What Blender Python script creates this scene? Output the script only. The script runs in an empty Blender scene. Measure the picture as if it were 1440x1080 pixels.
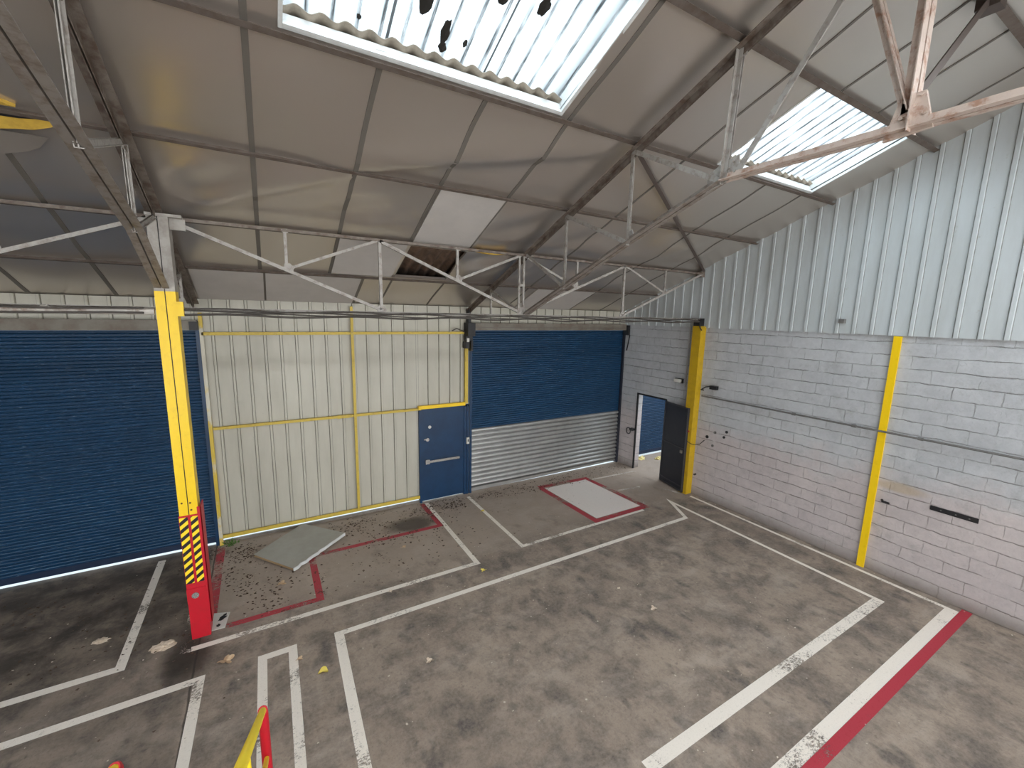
import bpy, bmesh, math, random
from mathutils import Vector, Matrix, noise
random.seed(7)
S = bpy.context.scene
COL = S.collection
PI = math.pi

# ------------------------------------------------------------------ camera
cd = bpy.data.cameras.new('camera'); cam = bpy.data.objects.new('camera', cd); COL.objects.link(cam)
cd.sensor_width = 36; cd.lens = 14.916; cd.clip_start = .05; cd.clip_end = 300
R_ = Vector((0.864128, -0.50282, 0.021347)); U_ = Vector((0.063255, 0.150591, 0.98657)); F_ = Vector((0.499282, 0.851172, -0.161935))
m = Matrix.Identity(4)
for i in range(3):
    m[i][0] = R_[i]; m[i][1] = U_[i]; m[i][2] = -F_[i]
m[0][3], m[1][3], m[2][3] = 0, 0, 4.1
cam.matrix_world = m
S.camera = cam
# ------------------------------------------------------------------ view, world, big lights
S.view_settings.view_transform = 'Standard'; S.view_settings.look = 'None'
S.view_settings.exposure = 0.0; S.view_settings.gamma = 1; S.view_settings.use_curve_mapping = False
S.cycles.use_denoising = True
S.cycles.max_bounces = 10; S.cycles.diffuse_bounces = 6; S.cycles.transparent_max_bounces = 12
S.cycles.sample_clamp_indirect = 8
W = bpy.data.worlds.new('World'); S.world = W; W.use_nodes = True
bg = W.node_tree.nodes['Background']; bg.inputs[0].default_value = (.80, .92, 1, 1); bg.inputs[1].default_value = 2.6

def area(name, loc, rot, sx, sy, power, col):
    l = bpy.data.lights.new(name, 'AREA'); l.shape = 'RECTANGLE'; l.size = sx; l.size_y = sy; l.energy = power; l.color = col
    o = bpy.data.objects.new(name, l); COL.objects.link(o); o.location = loc; o.rotation_euler = rot
    return o
SL = .398; ANG = math.atan(SL); CS = math.cos(ANG); SN = math.sin(ANG)
D = 8.53; WX = 8.55; RY = 1.33; ZE = 4.217; LX = -12.5; REAR = 2 * RY - D
def rz(y):
    return ZE + (D - (y if y >= RY else 2 * RY - y)) * SL
def RP(x, y, off=0):            # point on / above the roof plane
    s = 1 if y >= RY else -1
    return Vector((x, y + off * SN * s, rz(y) + off * CS))
SKY = [(.26, 2.74), (5.34, 7.68)]               # roof lights on the front slope
SKY_R = [(-8.9, -6.4), (-4.2, -1.8), (.26, 2.74), (5.34, 7.68)]  # unseen rear-slope roof lights, added to light the hall
SKY_L = [(-8.9, -6.4)]  # unseen far left roof light, added for room light
for a, b in SKY + SKY_L:
    c = RP((a + b) / 2, 3.24, .42)
    area('skylight_daylight', c, (-ANG, 0, 0), b - a, 1.25, 230, (.80, .92, 1))
for a, b in SKY_R:
    c = RP((a + b) / 2, 2 * RY - 3.24, .42)
    area('skylight_daylight', c, (ANG, 0, 0), b - a, 1.25, 260, (.93, .97, 1))  # lamps over the added rear roof lights
area('rear_fill_light', (1.5, REAR - .6, 2.5), (PI / 2, 0, 0), 15, 4.6, 880, (1, .935, .87))  # added fill light behind the viewpoint, not a known doorway
area('side_hall_daylight', (11.5, 6.5, 4.6), (0, 0, 0), 4, 3, 120, (.95, .97, 1))

# ------------------------------------------------------------------ materials
MATS = {}
def mat(name, base, rough=.6, metal=0., noise_scale=None, noise_col=None, noise_amt=.5, bump=0, bump_scale=40, lo=.4, hi=.65, spec=.5):
    if name in MATS: return MATS[name]
    M = bpy.data.materials.new(name); M.use_nodes = True; nt = M.node_tree; N = nt.nodes; L = nt.links
    b = N['Principled BSDF']; b.inputs['Base Color'].default_value = (*base, 1); b.inputs['Roughness'].default_value = rough
    b.inputs['Metallic'].default_value = metal; b.inputs['Specular IOR Level'].default_value = spec
    if noise_scale:
        tc = N.new('ShaderNodeTexCoord'); n = N.new('ShaderNodeTexNoise'); n.inputs['Scale'].default_value = noise_scale; n.inputs['Detail'].default_value = 8
        n.inputs['Roughness'].default_value = .65
        L.new(tc.outputs['Object'], n.inputs['Vector'])
        r = N.new('ShaderNodeMapRange'); r.inputs[1].default_value = lo; r.inputs[2].default_value = hi; r.inputs[4].default_value = noise_amt
        L.new(n.outputs['Fac'], r.inputs[0])
        mx = N.new('ShaderNodeMix'); mx.data_type = 'RGBA'; L.new(r.outputs[0], mx.inputs[0])
        mx.inputs[6].default_value = (*base, 1); mx.inputs[7].default_value = (*noise_col, 1)
        L.new(mx.outputs[2], b.inputs['Base Color'])
    if bump:
        tc = N.new('ShaderNodeTexCoord'); n = N.new('ShaderNodeTexNoise'); n.inputs['Scale'].default_value = bump_scale; n.inputs['Detail'].default_value = 6
        L.new(tc.outputs['Object'], n.inputs['Vector'])
        bp = N.new('ShaderNodeBump'); bp.inputs['Strength'].default_value = bump; bp.inputs['Distance'].default_value = .02
        L.new(n.outputs['Fac'], bp.inputs['Height']); L.new(bp.outputs[0], b.inputs['Normal'])
    MATS[name] = M
    return M

class G:
    """tiny node-graph helper"""
    def __init__(s, name):
        s.M = bpy.data.materials.new(name); s.M.use_nodes = True; s.N = s.M.node_tree.nodes; s.L = s.M.node_tree.links
        s.b = s.N['Principled BSDF']; s.out = s.N['Material Output']; s.tc = s.N.new('ShaderNodeTexCoord'); MATS[name] = s.M
        s.obj = s.tc.outputs['Object']
    def put(s, sock, v):
        if isinstance(v, bpy.types.NodeSocket): s.L.new(v, sock)
        elif isinstance(v, tuple) and len(v) == 3 and sock.type == 'RGBA': sock.default_value = (*v, 1)
        else: sock.default_value = v
    def noise(s, scale, detail=6, rough=.6, vec=None, dist=0):
        n = s.N.new('ShaderNodeTexNoise'); n.inputs['Scale'].default_value = scale; n.inputs['Detail'].default_value = detail
        n.inputs['Roughness'].default_value = rough; n.inputs['Distortion'].default_value = dist
        s.L.new(vec or s.obj, n.inputs['Vector']); return n.outputs['Fac']
    def rng(s, v, a, b, c=0., d=1., smooth=False):
        n = s.N.new('ShaderNodeMapRange'); s.put(n.inputs[0], v)
        if smooth: n.interpolation_type = 'SMOOTHSTEP'
        for i, x in enumerate((a, b, c, d)): n.inputs[i + 1].default_value = x
        return n.outputs[0]
    def mix(s, f, a, b, mode='MIX'):
        n = s.N.new('ShaderNodeMix'); n.data_type = 'RGBA'; n.blend_type = mode
        s.put(n.inputs[0], f); s.put(n.inputs[6], a); s.put(n.inputs[7], b); return n.outputs[2]
    def math(s, op, a, b=0., c=0.):
        n = s.N.new('ShaderNodeMath'); n.operation = op; s.put(n.inputs[0], a); s.put(n.inputs[1], b); s.put(n.inputs[2], c); return n.outputs[0]
    def sep(s, v=None):
        n = s.N.new('ShaderNodeSeparateXYZ'); s.L.new(v or s.obj, n.inputs[0]); return n.outputs
    def comb(s, x, y, z):
        n = s.N.new('ShaderNodeCombineXYZ')
        for i, v in enumerate((x, y, z)): s.put(n.inputs[i], v)
        return n.outputs[0]
    def mapping(s, scale=(1, 1, 1), rot=(0, 0, 0), vec=None):
        n = s.N.new('ShaderNodeMapping'); n.inputs['Scale'].default_value = scale; n.inputs['Rotation'].default_value = rot
        s.L.new(vec or s.obj, n.inputs[0]); return n.outputs[0]
    def bump(s, h, strength, dist=.01):
        n = s.N.new('ShaderNodeBump'); n.inputs['Strength'].default_value = strength; n.inputs['Distance'].default_value = dist
        s.put(n.inputs['Height'], h); s.L.new(n.outputs[0], s.b.inputs['Normal'])

def m_floor():
    g = G('oil_stained_concrete'); xyz = g.sep()
    big = g.noise(.55, 5, .6, dist=.4); mid = g.noise(2.2, 8, .65, dist=.3); fine = g.noise(26, 6, .7)
    c = g.mix(g.rng(big, .35, .65), (.235, .187, .150), (.330, .265, .212))
    c = g.mix(g.rng(mid, .43, .62, 0, .85), c, (.095, .079, .068))
    st = g.noise(3.1, 3, .5, vec=g.mapping((1, .6, 1), (0, 0, .6)))
    c = g.mix(g.rng(st, .57, .70, 0, .75, True), c, (.055, .050, .050))
    c = g.mix(g.rng(g.noise(11, 4, .6), .60, .72, 0, .6), c, (.06, .052, .048))
    c = g.mix(g.rng(g.noise(1.3, 6, .7, vec=g.mapping((.8, 1.6, 1))), .50, .70, 0, .6), c, (.42, .355, .30))
    c = g.mix(g.rng(fine, .35, .7, .0, .35), c, (.40, .34, .29))
    c = g.mix(g.rng(g.noise(38, 5, .8), .55, .7, 0, .55), c, (.09, .075, .065))
    c = g.mix(g.rng(g.noise(5.5, 9, .8, vec=g.mapping((1, .7, 1), (0, 0, .9))), .5, .68, 0, .5), c, (.10, .085, .075))
    # dusty paler strip near the back wall, dark dirty slab left of the joint
    dusty = g.math('MULTIPLY', g.rng(xyz[1], 5.7, 6.6, 0, 1, True), g.rng(xyz[0], -1.1, -.8, 0, 1))
    c = g.mix(g.math('MULTIPLY', dusty, g.rng(mid, .3, .6, .3, .75)), c, (.40, .33, .275))
    dark = g.rng(xyz[0], -.93, -1.0)
    c = g.mix(g.math('MULTIPLY', dark, .55), c, g.mix(.5, c, (.035, .03, .026)))
    wet = g.math('MULTIPLY', g.math('MULTIPLY', dark, g.rng(xyz[1], 5.6, 6.6, 0, 1, True)), g.rng(mid, .35, .6, .2, .8))
    c = g.mix(wet, c, (.045, .037, .030))
    dx = g.math('DIVIDE', g.math('SUBTRACT', xyz[0], 2.3), .62); dy = g.math('DIVIDE', g.math('SUBTRACT', xyz[1], 7.65), .33)
    rr = g.math('ADD', g.math('ADD', g.math('MULTIPLY', dx, dx), g.math('MULTIPLY', dy, dy)), g.math('MULTIPLY', mid, 1.2))
    c = g.mix(g.rng(rr, .7, 1.7, .85, 0, True), c, (.07, .058, .047))
    dx = g.math('DIVIDE', g.math('SUBTRACT', xyz[0], -1.0), .32); dy = g.math('DIVIDE', g.math('SUBTRACT', xyz[1], 5.75), .55)
    rr = g.math('ADD', g.math('ADD', g.math('MULTIPLY', dx, dx), g.math('MULTIPLY', dy, dy)), g.math('MULTIPLY', mid, 1.4))
    c = g.mix(g.rng(rr, .7, 1.8, .9, 0, True), c, (.03, .025, .02))
    j = g.rng(g.math('ABSOLUTE', g.math('ADD', xyz[0], g.math('MULTIPLY_ADD', mid, .05, .905))), .006, .016, .8, 0)
    c = g.mix(j, c, (.03, .027, .024))
    g.put(g.b.inputs['Base Color'], c)
    g.put(g.b.inputs['Roughness'], g.rng(mid, .3, .7, .85, .6))
    g.b.inputs['Specular IOR Level'].default_value = .3
    g.bump(g.math('ADD', g.noise(9, 8, .7), g.math('MULTIPLY', fine, .4)), .35, .012)
    return g.M

def m_block(axis):              # painted concrete block wall, axis = horizontal coordinate index
    g = G('painted_block_' + 'xy'[axis]); xyz = g.sep()
    wob = g.math('MULTIPLY', g.math('SUBTRACT', g.noise(4.0, 8, .7), .5), .07)
    v = g.comb(g.math('ADD', xyz[axis], wob), g.math('ADD', xyz[2], wob), 0.)
    br = g.N.new('ShaderNodeTexBrick'); g.L.new(v, br.inputs['Vector'])
    br.inputs['Scale'].default_value = 1; br.inputs['Brick Width'].default_value = .5; br.inputs['Row Height'].default_value = .2
    br.inputs['Mortar Size'].default_value = .007; br.inputs['Mortar Smooth'].default_value = .6; br.offset = .5
    br.inputs['Color1'].default_value = (.55, .55, .565, 1); br.inputs['Color2'].default_value = (.47, .47, .485, 1); br.inputs['Mortar'].default_value = (.48, .48, .49, 1)
    n1 = g.noise(1.1, 6, .65); n2 = g.noise(7, 7, .7)
    zf = g.math('FRACT', g.math('MULTIPLY', g.math('ADD', xyz[2], g.math('MULTIPLY', wob, 1.0)), 5.))
    hj = g.rng(g.math('ABSOLUTE', g.math('SUBTRACT', zf, .5)), .455, .485)
    joint = g.math('MAXIMUM', g.math('MULTIPLY', hj, g.rng(g.noise(2.6, 6, .7), .40, .58, .08, 1)), g.math('MULTIPLY', br.outputs['Fac'], g.rng(g.noise(2.1, 5), .42, .66, .0, .8)))
    c = g.mix(.5, (.52, .52, .535), br.outputs['Color'])
    c = g.mix(g.rng(n2, .35, .72, 0, .6), c, (.36, .36, .375))
    c = g.mix(g.rng(g.noise(.9, 7, .75), .45, .65, 0, .4), c, (.64, .64, .645))
    c = g.mix(1., c, (.95, .985, 1.0), 'MULTIPLY')  # cool skylight cast tinted into the wall colour
    c = g.mix(joint, c, (.24, .235, .235))
    # lower band: warm bounce light tinted pinkish into the paint, its edge rises and falls
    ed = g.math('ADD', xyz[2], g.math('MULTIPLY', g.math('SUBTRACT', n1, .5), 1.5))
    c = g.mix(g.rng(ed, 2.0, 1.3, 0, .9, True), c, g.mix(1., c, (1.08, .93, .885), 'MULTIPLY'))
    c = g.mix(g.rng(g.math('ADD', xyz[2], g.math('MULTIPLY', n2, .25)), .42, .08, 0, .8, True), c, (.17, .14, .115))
    c = g.mix(g.rng(g.noise(2.2, 9, .8), .54, .72, 0, .6), c, (.27, .26, .255))
    if axis == 1:               # rust run behind the slim yellow post
        dx = g.math('DIVIDE', g.math('SUBTRACT', xyz[1], 2.38), .36); dz = g.math('DIVIDE', g.math('SUBTRACT', xyz[2], 1.52), .10)
        rr = g.math('ADD', g.math('ADD', g.math('MULTIPLY', dx, dx), g.math('MULTIPLY', dz, dz)), g.math('MULTIPLY', n2, .8))
        c = g.mix(g.rng(rr, .5, 1.6, .55, 0, True), c, (.42, .30, .15))
    g.put(g.b.inputs['Base Color'], c); g.b.inputs['Roughness'].default_value = .8
    h = g.math('SUBTRACT', g.math('MULTIPLY', g.noise(18, 8, .75), 1.0), g.math('MULTIPLY', joint, .9))
    g.bump(h, .9, .014)
    return g.M

def m_foil():
    g = G('foil_faced_insulation_board')
    g.put(g.b.inputs['Base Color'], (.60, .545, .492)); g.b.inputs['Metallic'].default_value = .75; g.b.inputs['Roughness'].default_value = .30
    return g.M

def m_skylight(clean=False):
    if clean:
        g = G('clean_translucent_sheet'); t = g.N.new('ShaderNodeBsdfTransparent'); tl = g.N.new('ShaderNodeBsdfTranslucent')
        t.inputs[0].default_value = (.5, .5, .5, 1); m1 = g.N.new('ShaderNodeMixShader')
        g.L.new(t.outputs[0], m1.inputs[1]); g.L.new(tl.outputs[0], m1.inputs[2]); g.L.new(m1.outputs[0], g.out.inputs[0]); return g.M
    g = G('grimy_translucent_sheet'); xyz = g.sep()
    t = g.N.new('ShaderNodeBsdfTransparent'); tl = g.N.new('ShaderNodeBsdfTranslucent'); df = g.N.new('ShaderNodeBsdfDiffuse')
    ph = g.math('FRACT', g.math('MULTIPLY', g.math('ADD', xyz[0], .02), 1 / .177))
    w = g.math('ABSOLUTE', g.math('SUBTRACT', ph, .5))
    streakn = g.noise(3, 6, .7, vec=g.mapping((9, .7, 1)))
    thin = g.math('MULTIPLY', g.rng(w, .085, .04), g.rng(streakn, .36, .58))
    lap = g.rng(g.math('ABSOLUTE', g.math('SUBTRACT', g.math('FRACT', g.math('MULTIPLY_ADD', xyz[0], 1 / .885, .35)), .5)), .022, .014)
    grime = g.rng(g.noise(5, 8, .75, vec=g.mapping((6, .9, 1))), .60, .75, 0, .75)
    dk = g.math('MAXIMUM', g.math('MAXIMUM', g.math('MULTIPLY', thin, .9), g.math('MULTIPLY', lap, .93)), grime)
    band = g.math('MULTIPLY', g.rng(g.math('ABSOLUTE', g.math('SUBTRACT', g.math('FRACT', g.math('ADD', ph, .5)), .5)), .30, .46, 0, 1), g.rng(g.noise(2, 4, .6, vec=g.mapping((3, .8, 1))), .38, .62, .2, .9))  # corrugation shading painted in as greyer bands, besides the grime
    c0 = g.mix(band, (.30, .31, .31), (.11, .115, .118))
    g.put(t.inputs[0], g.mix(dk, c0, (.004, .0045, .005))); g.put(tl.inputs[0], g.mix(dk, g.mix(band, (.16, .165, .165), (.07, .073, .075)), (.006, .006, .006))); g.put(df.inputs[0], (.5, .5, .5))
    m1 = g.N.new('ShaderNodeMixShader'); m1.inputs[0].default_value = .5
    g.L.new(t.outputs[0], m1.inputs[1]); g.L.new(tl.outputs[0], m1.inputs[2]); g.L.new(m1.outputs[0], g.out.inputs[0])
    return g.M

def m_paint(name, col, wear=.5, under=None):
    g = G(name); n = g.noise(24, 9, .85, vec=g.mapping((1, 1.6, 1))); n2 = g.noise(1.6, 4, .6)
    th = g.math('ADD', n, g.math('MULTIPLY', g.math('SUBTRACT', n2, .5), .8))
    a = g.rng(th, wear + .08, wear + .16, 1, 0)
    n3 = g.noise(40, 4)
    c = g.mix(g.rng(n3, .3, .7, 0, .35), col, tuple(x * .6 for x in col))
    g.put(g.b.inputs['Base Color'], c); g.b.inputs['Roughness'].default_value = .7
    g.put(g.b.inputs['Alpha'], g.math('MULTIPLY', a, g.rng(n3, .2, .5, .75, 1)))
    return g.M

def m_sheet(name, a, b, rough, axis=0, phase=-.715, foot=.046):
    g = G(name); xyz = g.sep()
    n = g.noise(1.0, 6, .65, vec=g.mapping((2.5, 2.5, .5))); s = g.noise(9, 6, .7)
    c = g.mix(g.rng(n, .38, .68), a, b)
    c = g.mix(g.rng(s, .66, .74, 0, .5), c, (.28, .25, .2))
    fr = g.math('ABSOLUTE', g.math('SUBTRACT', g.math('FRACT', g.math('MULTIPLY_ADD', xyz[axis], 1 / .245, .5 - phase / .245)), .5))
    ln = g.math('MULTIPLY', g.rng(g.math('ABSOLUTE', g.math('SUBTRACT', fr, foot / .49)), .022, .008), g.rng(s, .3, .6, .45, .85))
    c = g.mix(ln, c, (.13, .12, .10))
    g.put(g.b.inputs['Base Color'], c); g.b.inputs['Roughness'].default_value = rough
    g.b.inputs['Specular IOR Level'].default_value = .5
    return g.M

def m_shutter(name, base, scr, metal, rough):
    g = G(name); xyz = g.sep()
    d = g.noise(1.4, 6, .7); c = g.mix(g.rng(d, .4, .7, 0, .5), base, tuple(x * .55 for x in base))
    sc = g.noise(2.2, 8, .8, vec=g.mapping((3.2, 1, 26)))
    c = g.mix(g.rng(sc, .60, .63, 0, .75), c, scr) if not metal else c
    if metal:        # shade of the grooves between the slats, painted in as dark bands
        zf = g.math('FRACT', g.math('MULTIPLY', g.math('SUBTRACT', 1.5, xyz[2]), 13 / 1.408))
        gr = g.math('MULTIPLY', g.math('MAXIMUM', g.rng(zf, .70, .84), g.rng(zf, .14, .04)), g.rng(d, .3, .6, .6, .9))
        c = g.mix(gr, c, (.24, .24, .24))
    if not metal:
        zf = g.math('FRACT', g.math('MULTIPLY', xyz[2], 1 / .0503)); cr = g.math('MULTIPLY', g.rng(g.math('ABSOLUTE', g.math('SUBTRACT', zf, .5)), .16, .05), g.rng(g.noise(1.1, 8, .75, vec=g.mapping((1.6, 1, 14))), .42, .66, .05, .8))
        c = g.mix(cr, c, (.045, .115, .20))  # highlight lines along the slat crests, painted in lighter blue
    g.put(g.b.inputs['Base Color'], c); g.b.inputs['Metallic'].default_value = metal
    g.put(g.b.inputs['Roughness'], g.rng(d, .3, .7, rough, rough + .15))
    return g.M

def m_hazard():
    g = G('hazard_stripes'); xyz = g.sep()
    t = g.math('FRACT', g.math('MULTIPLY', g.math('SUBTRACT', xyz[2], g.math('MULTIPLY', xyz[0], .8)), 1 / .1))
    c = g.mix(g.rng(t, .49, .51), (.012, .010, .014), (.95, .70, .02))
    g.put(g.b.inputs['Base Color'], c); g.b.inputs['Roughness'].default_value = .45
    return g.M

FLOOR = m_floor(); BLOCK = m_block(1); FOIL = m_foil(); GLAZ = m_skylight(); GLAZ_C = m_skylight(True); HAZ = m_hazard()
WHITE_LINE = m_paint('worn_white_floor_paint', (.86, .80, .72), .50)
WHITE_FAINT = m_paint('faded_white_floor_paint', (.66, .59, .52), .37)
WHITE_PAD = m_paint('white_floor_panel_paint', (.84, .78, .73), .60)
RED_LINE = m_paint('worn_red_floor_paint', (.42, .05, .065), .44)
RED_STRONG = m_paint('red_floor_paint', (.42, .03, .05), .56)
SHEET_B = m_sheet('cream_wall_sheet', (.50, .485, .415), (.42, .405, .34), .42)
SHEET_G = m_sheet('pale_gable_sheet', (.52, .565, .585), (.44, .47, .475), .42, 1, 3.05, .062)
BLUE_S = m_shutter('blue_shutter_paint', (.005, .042, .108), (.30, .40, .50), .0, .36)
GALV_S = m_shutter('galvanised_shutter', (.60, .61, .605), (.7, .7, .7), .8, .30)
YEL = mat('yellow_paint', (.90, .60, .005), .4, 0, 12, (.70, .42, .01), .5, lo=.55, hi=.75)
YEL_D = mat('ochre_yellow_paint', (.52, .33, .006), .5, 0, 9, (.36, .23, .015), .6, lo=.45, hi=.7)
YEL_P = mat('dull_yellow_pipe_paint', (.60, .44, .06), .5, 0, 12, (.35, .24, .06), .6, lo=.5, hi=.7)
RED = mat('red_paint', (.52, .006, .020), .42, 0, 9, (.38, .02, .02), .6, lo=.5, hi=.75)
STEEL_G = mat('grey_truss_paint', (.36, .34, .315), .5, .1, 14, (.17, .135, .11), .8, bump=.15, lo=.48, hi=.68)
STEEL_D = mat('brown_purlin_steel', (.20, .17, .145), .6, .1, 9, (.075, .042, .026), .8, lo=.42, hi=.62)
RUST = mat('pale_rusty_paint', (.56, .46, .40), .55, .1, 11, (.34, .17, .10), .8, bump=.3, lo=.50, hi=.64)
STEEL_M = mat('brown_grey_chord', (.25, .22, .195), .5, .1, 12, (.13, .09, .065), .8, bump=.15, lo=.45, hi=.65)
STRIP = mat('joint_strip', (.14, .125, .108), .6)
FCEM = mat('brown_fibre_cement', (.20, .125, .085), .85, 0, 8, (.05, .035, .025), .7)
FCEM_P = mat('pale_fibre_cement', (.33, .29, .235), .85, 0, 8, (.15, .13, .1), .7)
BOARD_W = mat('matt_white_board', (.52, .49, .465), .8, 0, 3, (.45, .43, .41), .6)
WHT = mat('white_frame', (.70, .72, .72), .5, 0, 10, (.5, .5, .48), .5)
BLUE_D = mat('blue_door_paint', (.003, .036, .100), .42, 0, 3, (.002, .022, .065), .7)
BLK = mat('black_metal', (.012, .012, .014), .5)
DKD = mat('dark_navy_steel', (.012, .014, .024), .45, 0, 5, (.035, .035, .035), .6, lo=.55, hi=.75)
CHR = mat('brushed_chrome', (.62, .62, .62), .25, .8)
PLW = mat('white_plastic', (.62, .61, .57), .5)
CABLE = mat('dark_cable', (.06, .052, .045), .6)
GREYP = mat('grey_conduit', (.16, .155, .15), .55, 0, 20, (.08, .075, .07), .6)
HEADB = mat('taupe_shutter_casing', (.20, .185, .155), .55, .1, 4, (.12, .085, .06), .7)
CONC = mat('rough_concrete', (.24, .215, .19), .85, 0, 8, (.14, .12, .1), .7, bump=.4)
LEAFM = mat('dry_leaf', (.55, .40, .26), .7, 0, 30, (.36, .22, .12), .7)
LEAFY = mat('yellow_leaf', (.72, .58, .12), .6)
LEAFP = mat('pale_crumpled_leaf', (.62, .52, .42), .7, 0, 30, (.4, .3, .2), .6)
LIT = mat('dark_leaf_litter', (.055, .036, .024), .8, 0, 20, (.14, .09, .06), .8)
GRIT = mat('pale_debris', (.50, .44, .36), .8)
PLANT = mat('weed_leaf', (.07, .16, .025), .6)
RAG = mat('pale_yellow_rag', (.78, .66, .30), .8)
PANELM = mat('grey_green_board_face', (.36, .355, .315), .6, 0, 5, (.30, .29, .25), .6)
FOAM = mat('tan_foam_edge', (.32, .22, .12), .8)
GROUND = mat('pale_outdoor_ground', (.75, .78, .78), .9)
TREAD = mat('chequer_plate', (.2, .2, .2), .5, .5)
YINS = mat('yellow_mineral_wool', (.62, .40, .06), .9, 0, 20, (.45, .28, .05), .6)

# ------------------------------------------------------------------ mesh helpers
class MB:
    def __init__(s): s.v = []; s.f = []; s.mi = []
    def add(s, vs, fs, mi=0):
        o = len(s.v); s.v += [tuple(v) for v in vs]; s.f += [tuple(i + o for i in f) for f in fs]; s.mi += [mi] * len(fs); return s
    def box(s, a, b, mi=0):
        (x0, y0, z0), (x1, y1, z1) = a, b
        if x0 > x1: x0, x1 = x1, x0
        if y0 > y1: y0, y1 = y1, y0
        if z0 > z1: z0, z1 = z1, z0
        return s.add([(x0, y0, z0), (x1, y0, z0), (x1, y1, z0), (x0, y1, z0), (x0, y0, z1), (x1, y0, z1), (x1, y1, z1), (x0, y1, z1)],
                     [(0, 3, 2, 1), (4, 5, 6, 7), (0, 1, 5, 4), (1, 2, 6, 5), (2, 3, 7, 6), (3, 0, 4, 7)], mi)
    def sweep(s, pts, prof, side=None, mi=0, closed=True, twist=False):
        """sweep a 2-D profile [(u, w)] along the points; u along 'side', w along the remaining normal"""
        pts = [Vector(p) for p in pts]; n = len(prof); vs = []; sd = Vector(side) if side else None
        for i, p in enumerate(pts):
            t = (pts[min(i + 1, len(pts) - 1)] - pts[max(i - 1, 0)]).normalized()
            if sd is None: sd = Vector((0, 0, 1)) if abs(t.z) < .9 else Vector((1, 0, 0))
            w = t.cross(sd).normalized(); u = w.cross(t).normalized()
            vs += [p + u * a + w * b for a, b in prof]
        fs = []
        for i in range(len(pts) - 1):
            for j in range(n if closed else n - 1):
                k = (j + 1) % n
                fs.append((i * n + j, i * n + k, (i + 1) * n + k, (i + 1) * n + j))
        if closed:
            k = len(vs); vs += vs[:n] + vs[k - n:k]; fs.append(tuple(k + j for j in range(n - 1, -1, -1))); fs.append(tuple(k + n + j for j in range(n)))
        return s.add(vs, fs, mi)
    def tube(s, pts, r, n=10, mi=0):
        return s.sweep(pts, [(r * math.cos(2 * PI * k / n), r * math.sin(2 * PI * k / n)) for k in range(n)], mi=mi)
    def bar(s, p, q, a, b, side=None, mi=0):
        return s.sweep([p, q], [(-a / 2, -b / 2), (a / 2, -b / 2), (a / 2, b / 2), (-a / 2, b / 2)], side, mi)
    def angle(s, p, q, L=.06, t=.007, side=None, su=1, sw=1, off=(0, 0), mi=0):
        pr = [(0, 0), (L, 0), (L, t), (t, t), (t, L), (0, L)]
        return s.sweep([p, q], [(u * su + off[0], w * sw + off[1]) for u, w in pr], side, mi)
    def build(s, name, mats, parent=None, smooth=False, **props):
        me = bpy.data.meshes.new(name); me.from_pydata(s.v, [], s.f)
        if not isinstance(mats, (list, tuple)): mats = [mats]
        for mm in mats: me.materials.append(mm)
        if len(mats) > 1: me.polygons.foreach_set('material_index', s.mi)
        bm = bmesh.new(); bm.from_mesh(me); bmesh.ops.recalc_face_normals(bm, faces=bm.faces); bm.to_mesh(me); bm.free()
        if smooth:
            for p in me.polygons: p.use_smooth = True
        o = bpy.data.objects.new(name, me); COL.objects.link(o)
        if parent: o.parent = parent
        for k, v in props.items(): o[k] = v
        return o
def thing(name, label, cat, group=None, loc=(0, 0, 0)):
    o = bpy.data.objects.new(name, None); COL.objects.link(o); o.location = loc; o.empty_display_size = .1
    o['label'] = label; o['category'] = cat
    if group: o['group'] = group
    return o
def rel(o, mb):      # shift mesh data so it is relative to the thing's base
    l = o.location; mb.v = [(v[0] - l.x, v[1] - l.y, v[2] - l.z) for v in mb.v]; return mb
def part(name, mb, m_, root, smooth=False, **k): return rel(root, mb).build(name, m_, root, smooth, **k)
def sub(name, mb, m_, par, root, smooth=False, **k): return rel(root, mb).build(name, m_, par, smooth, **k)
def struct(name, mb, m_, smooth=False): return mb.build(name, m_, None, smooth, kind='structure')
def solo(name, mb, m_, label, cat, group=None, smooth=False):
    o = mb.build(name, m_, None, smooth); o['label'] = label; o['category'] = cat
    if group: o['group'] = group
    return o
def bevel(o, w=.004):
    b = o.modifiers.new('bevel', 'BEVEL'); b.width = w; b.segments = 2; b.limit_method = 'ANGLE'; return o

# ------------------------------------------------------------------ floor, ground, block wall
struct('floor', MB().box((LX, REAR - .2, -.12), (14.5, D + .015, 0)), FLOOR)
struct('ground', MB().box((-30, D + .015, -.3), (30, 30, -.002)), GROUND)
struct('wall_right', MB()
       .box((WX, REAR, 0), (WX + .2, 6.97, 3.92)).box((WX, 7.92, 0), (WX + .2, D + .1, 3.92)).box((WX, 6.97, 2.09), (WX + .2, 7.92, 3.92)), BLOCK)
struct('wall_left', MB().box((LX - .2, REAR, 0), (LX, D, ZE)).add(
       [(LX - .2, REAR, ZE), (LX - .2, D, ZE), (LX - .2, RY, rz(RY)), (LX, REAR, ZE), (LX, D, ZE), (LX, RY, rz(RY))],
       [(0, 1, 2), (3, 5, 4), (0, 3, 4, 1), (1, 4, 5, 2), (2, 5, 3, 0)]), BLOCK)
mb = MB().box((LX, REAR - .2, 0), (-6.5, REAR, ZE + .1)).box((-6.5, REAR - .2, 3.7), (WX + .2, REAR, ZE + .1))
struct('wall_rear', mb, CONC)

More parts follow.
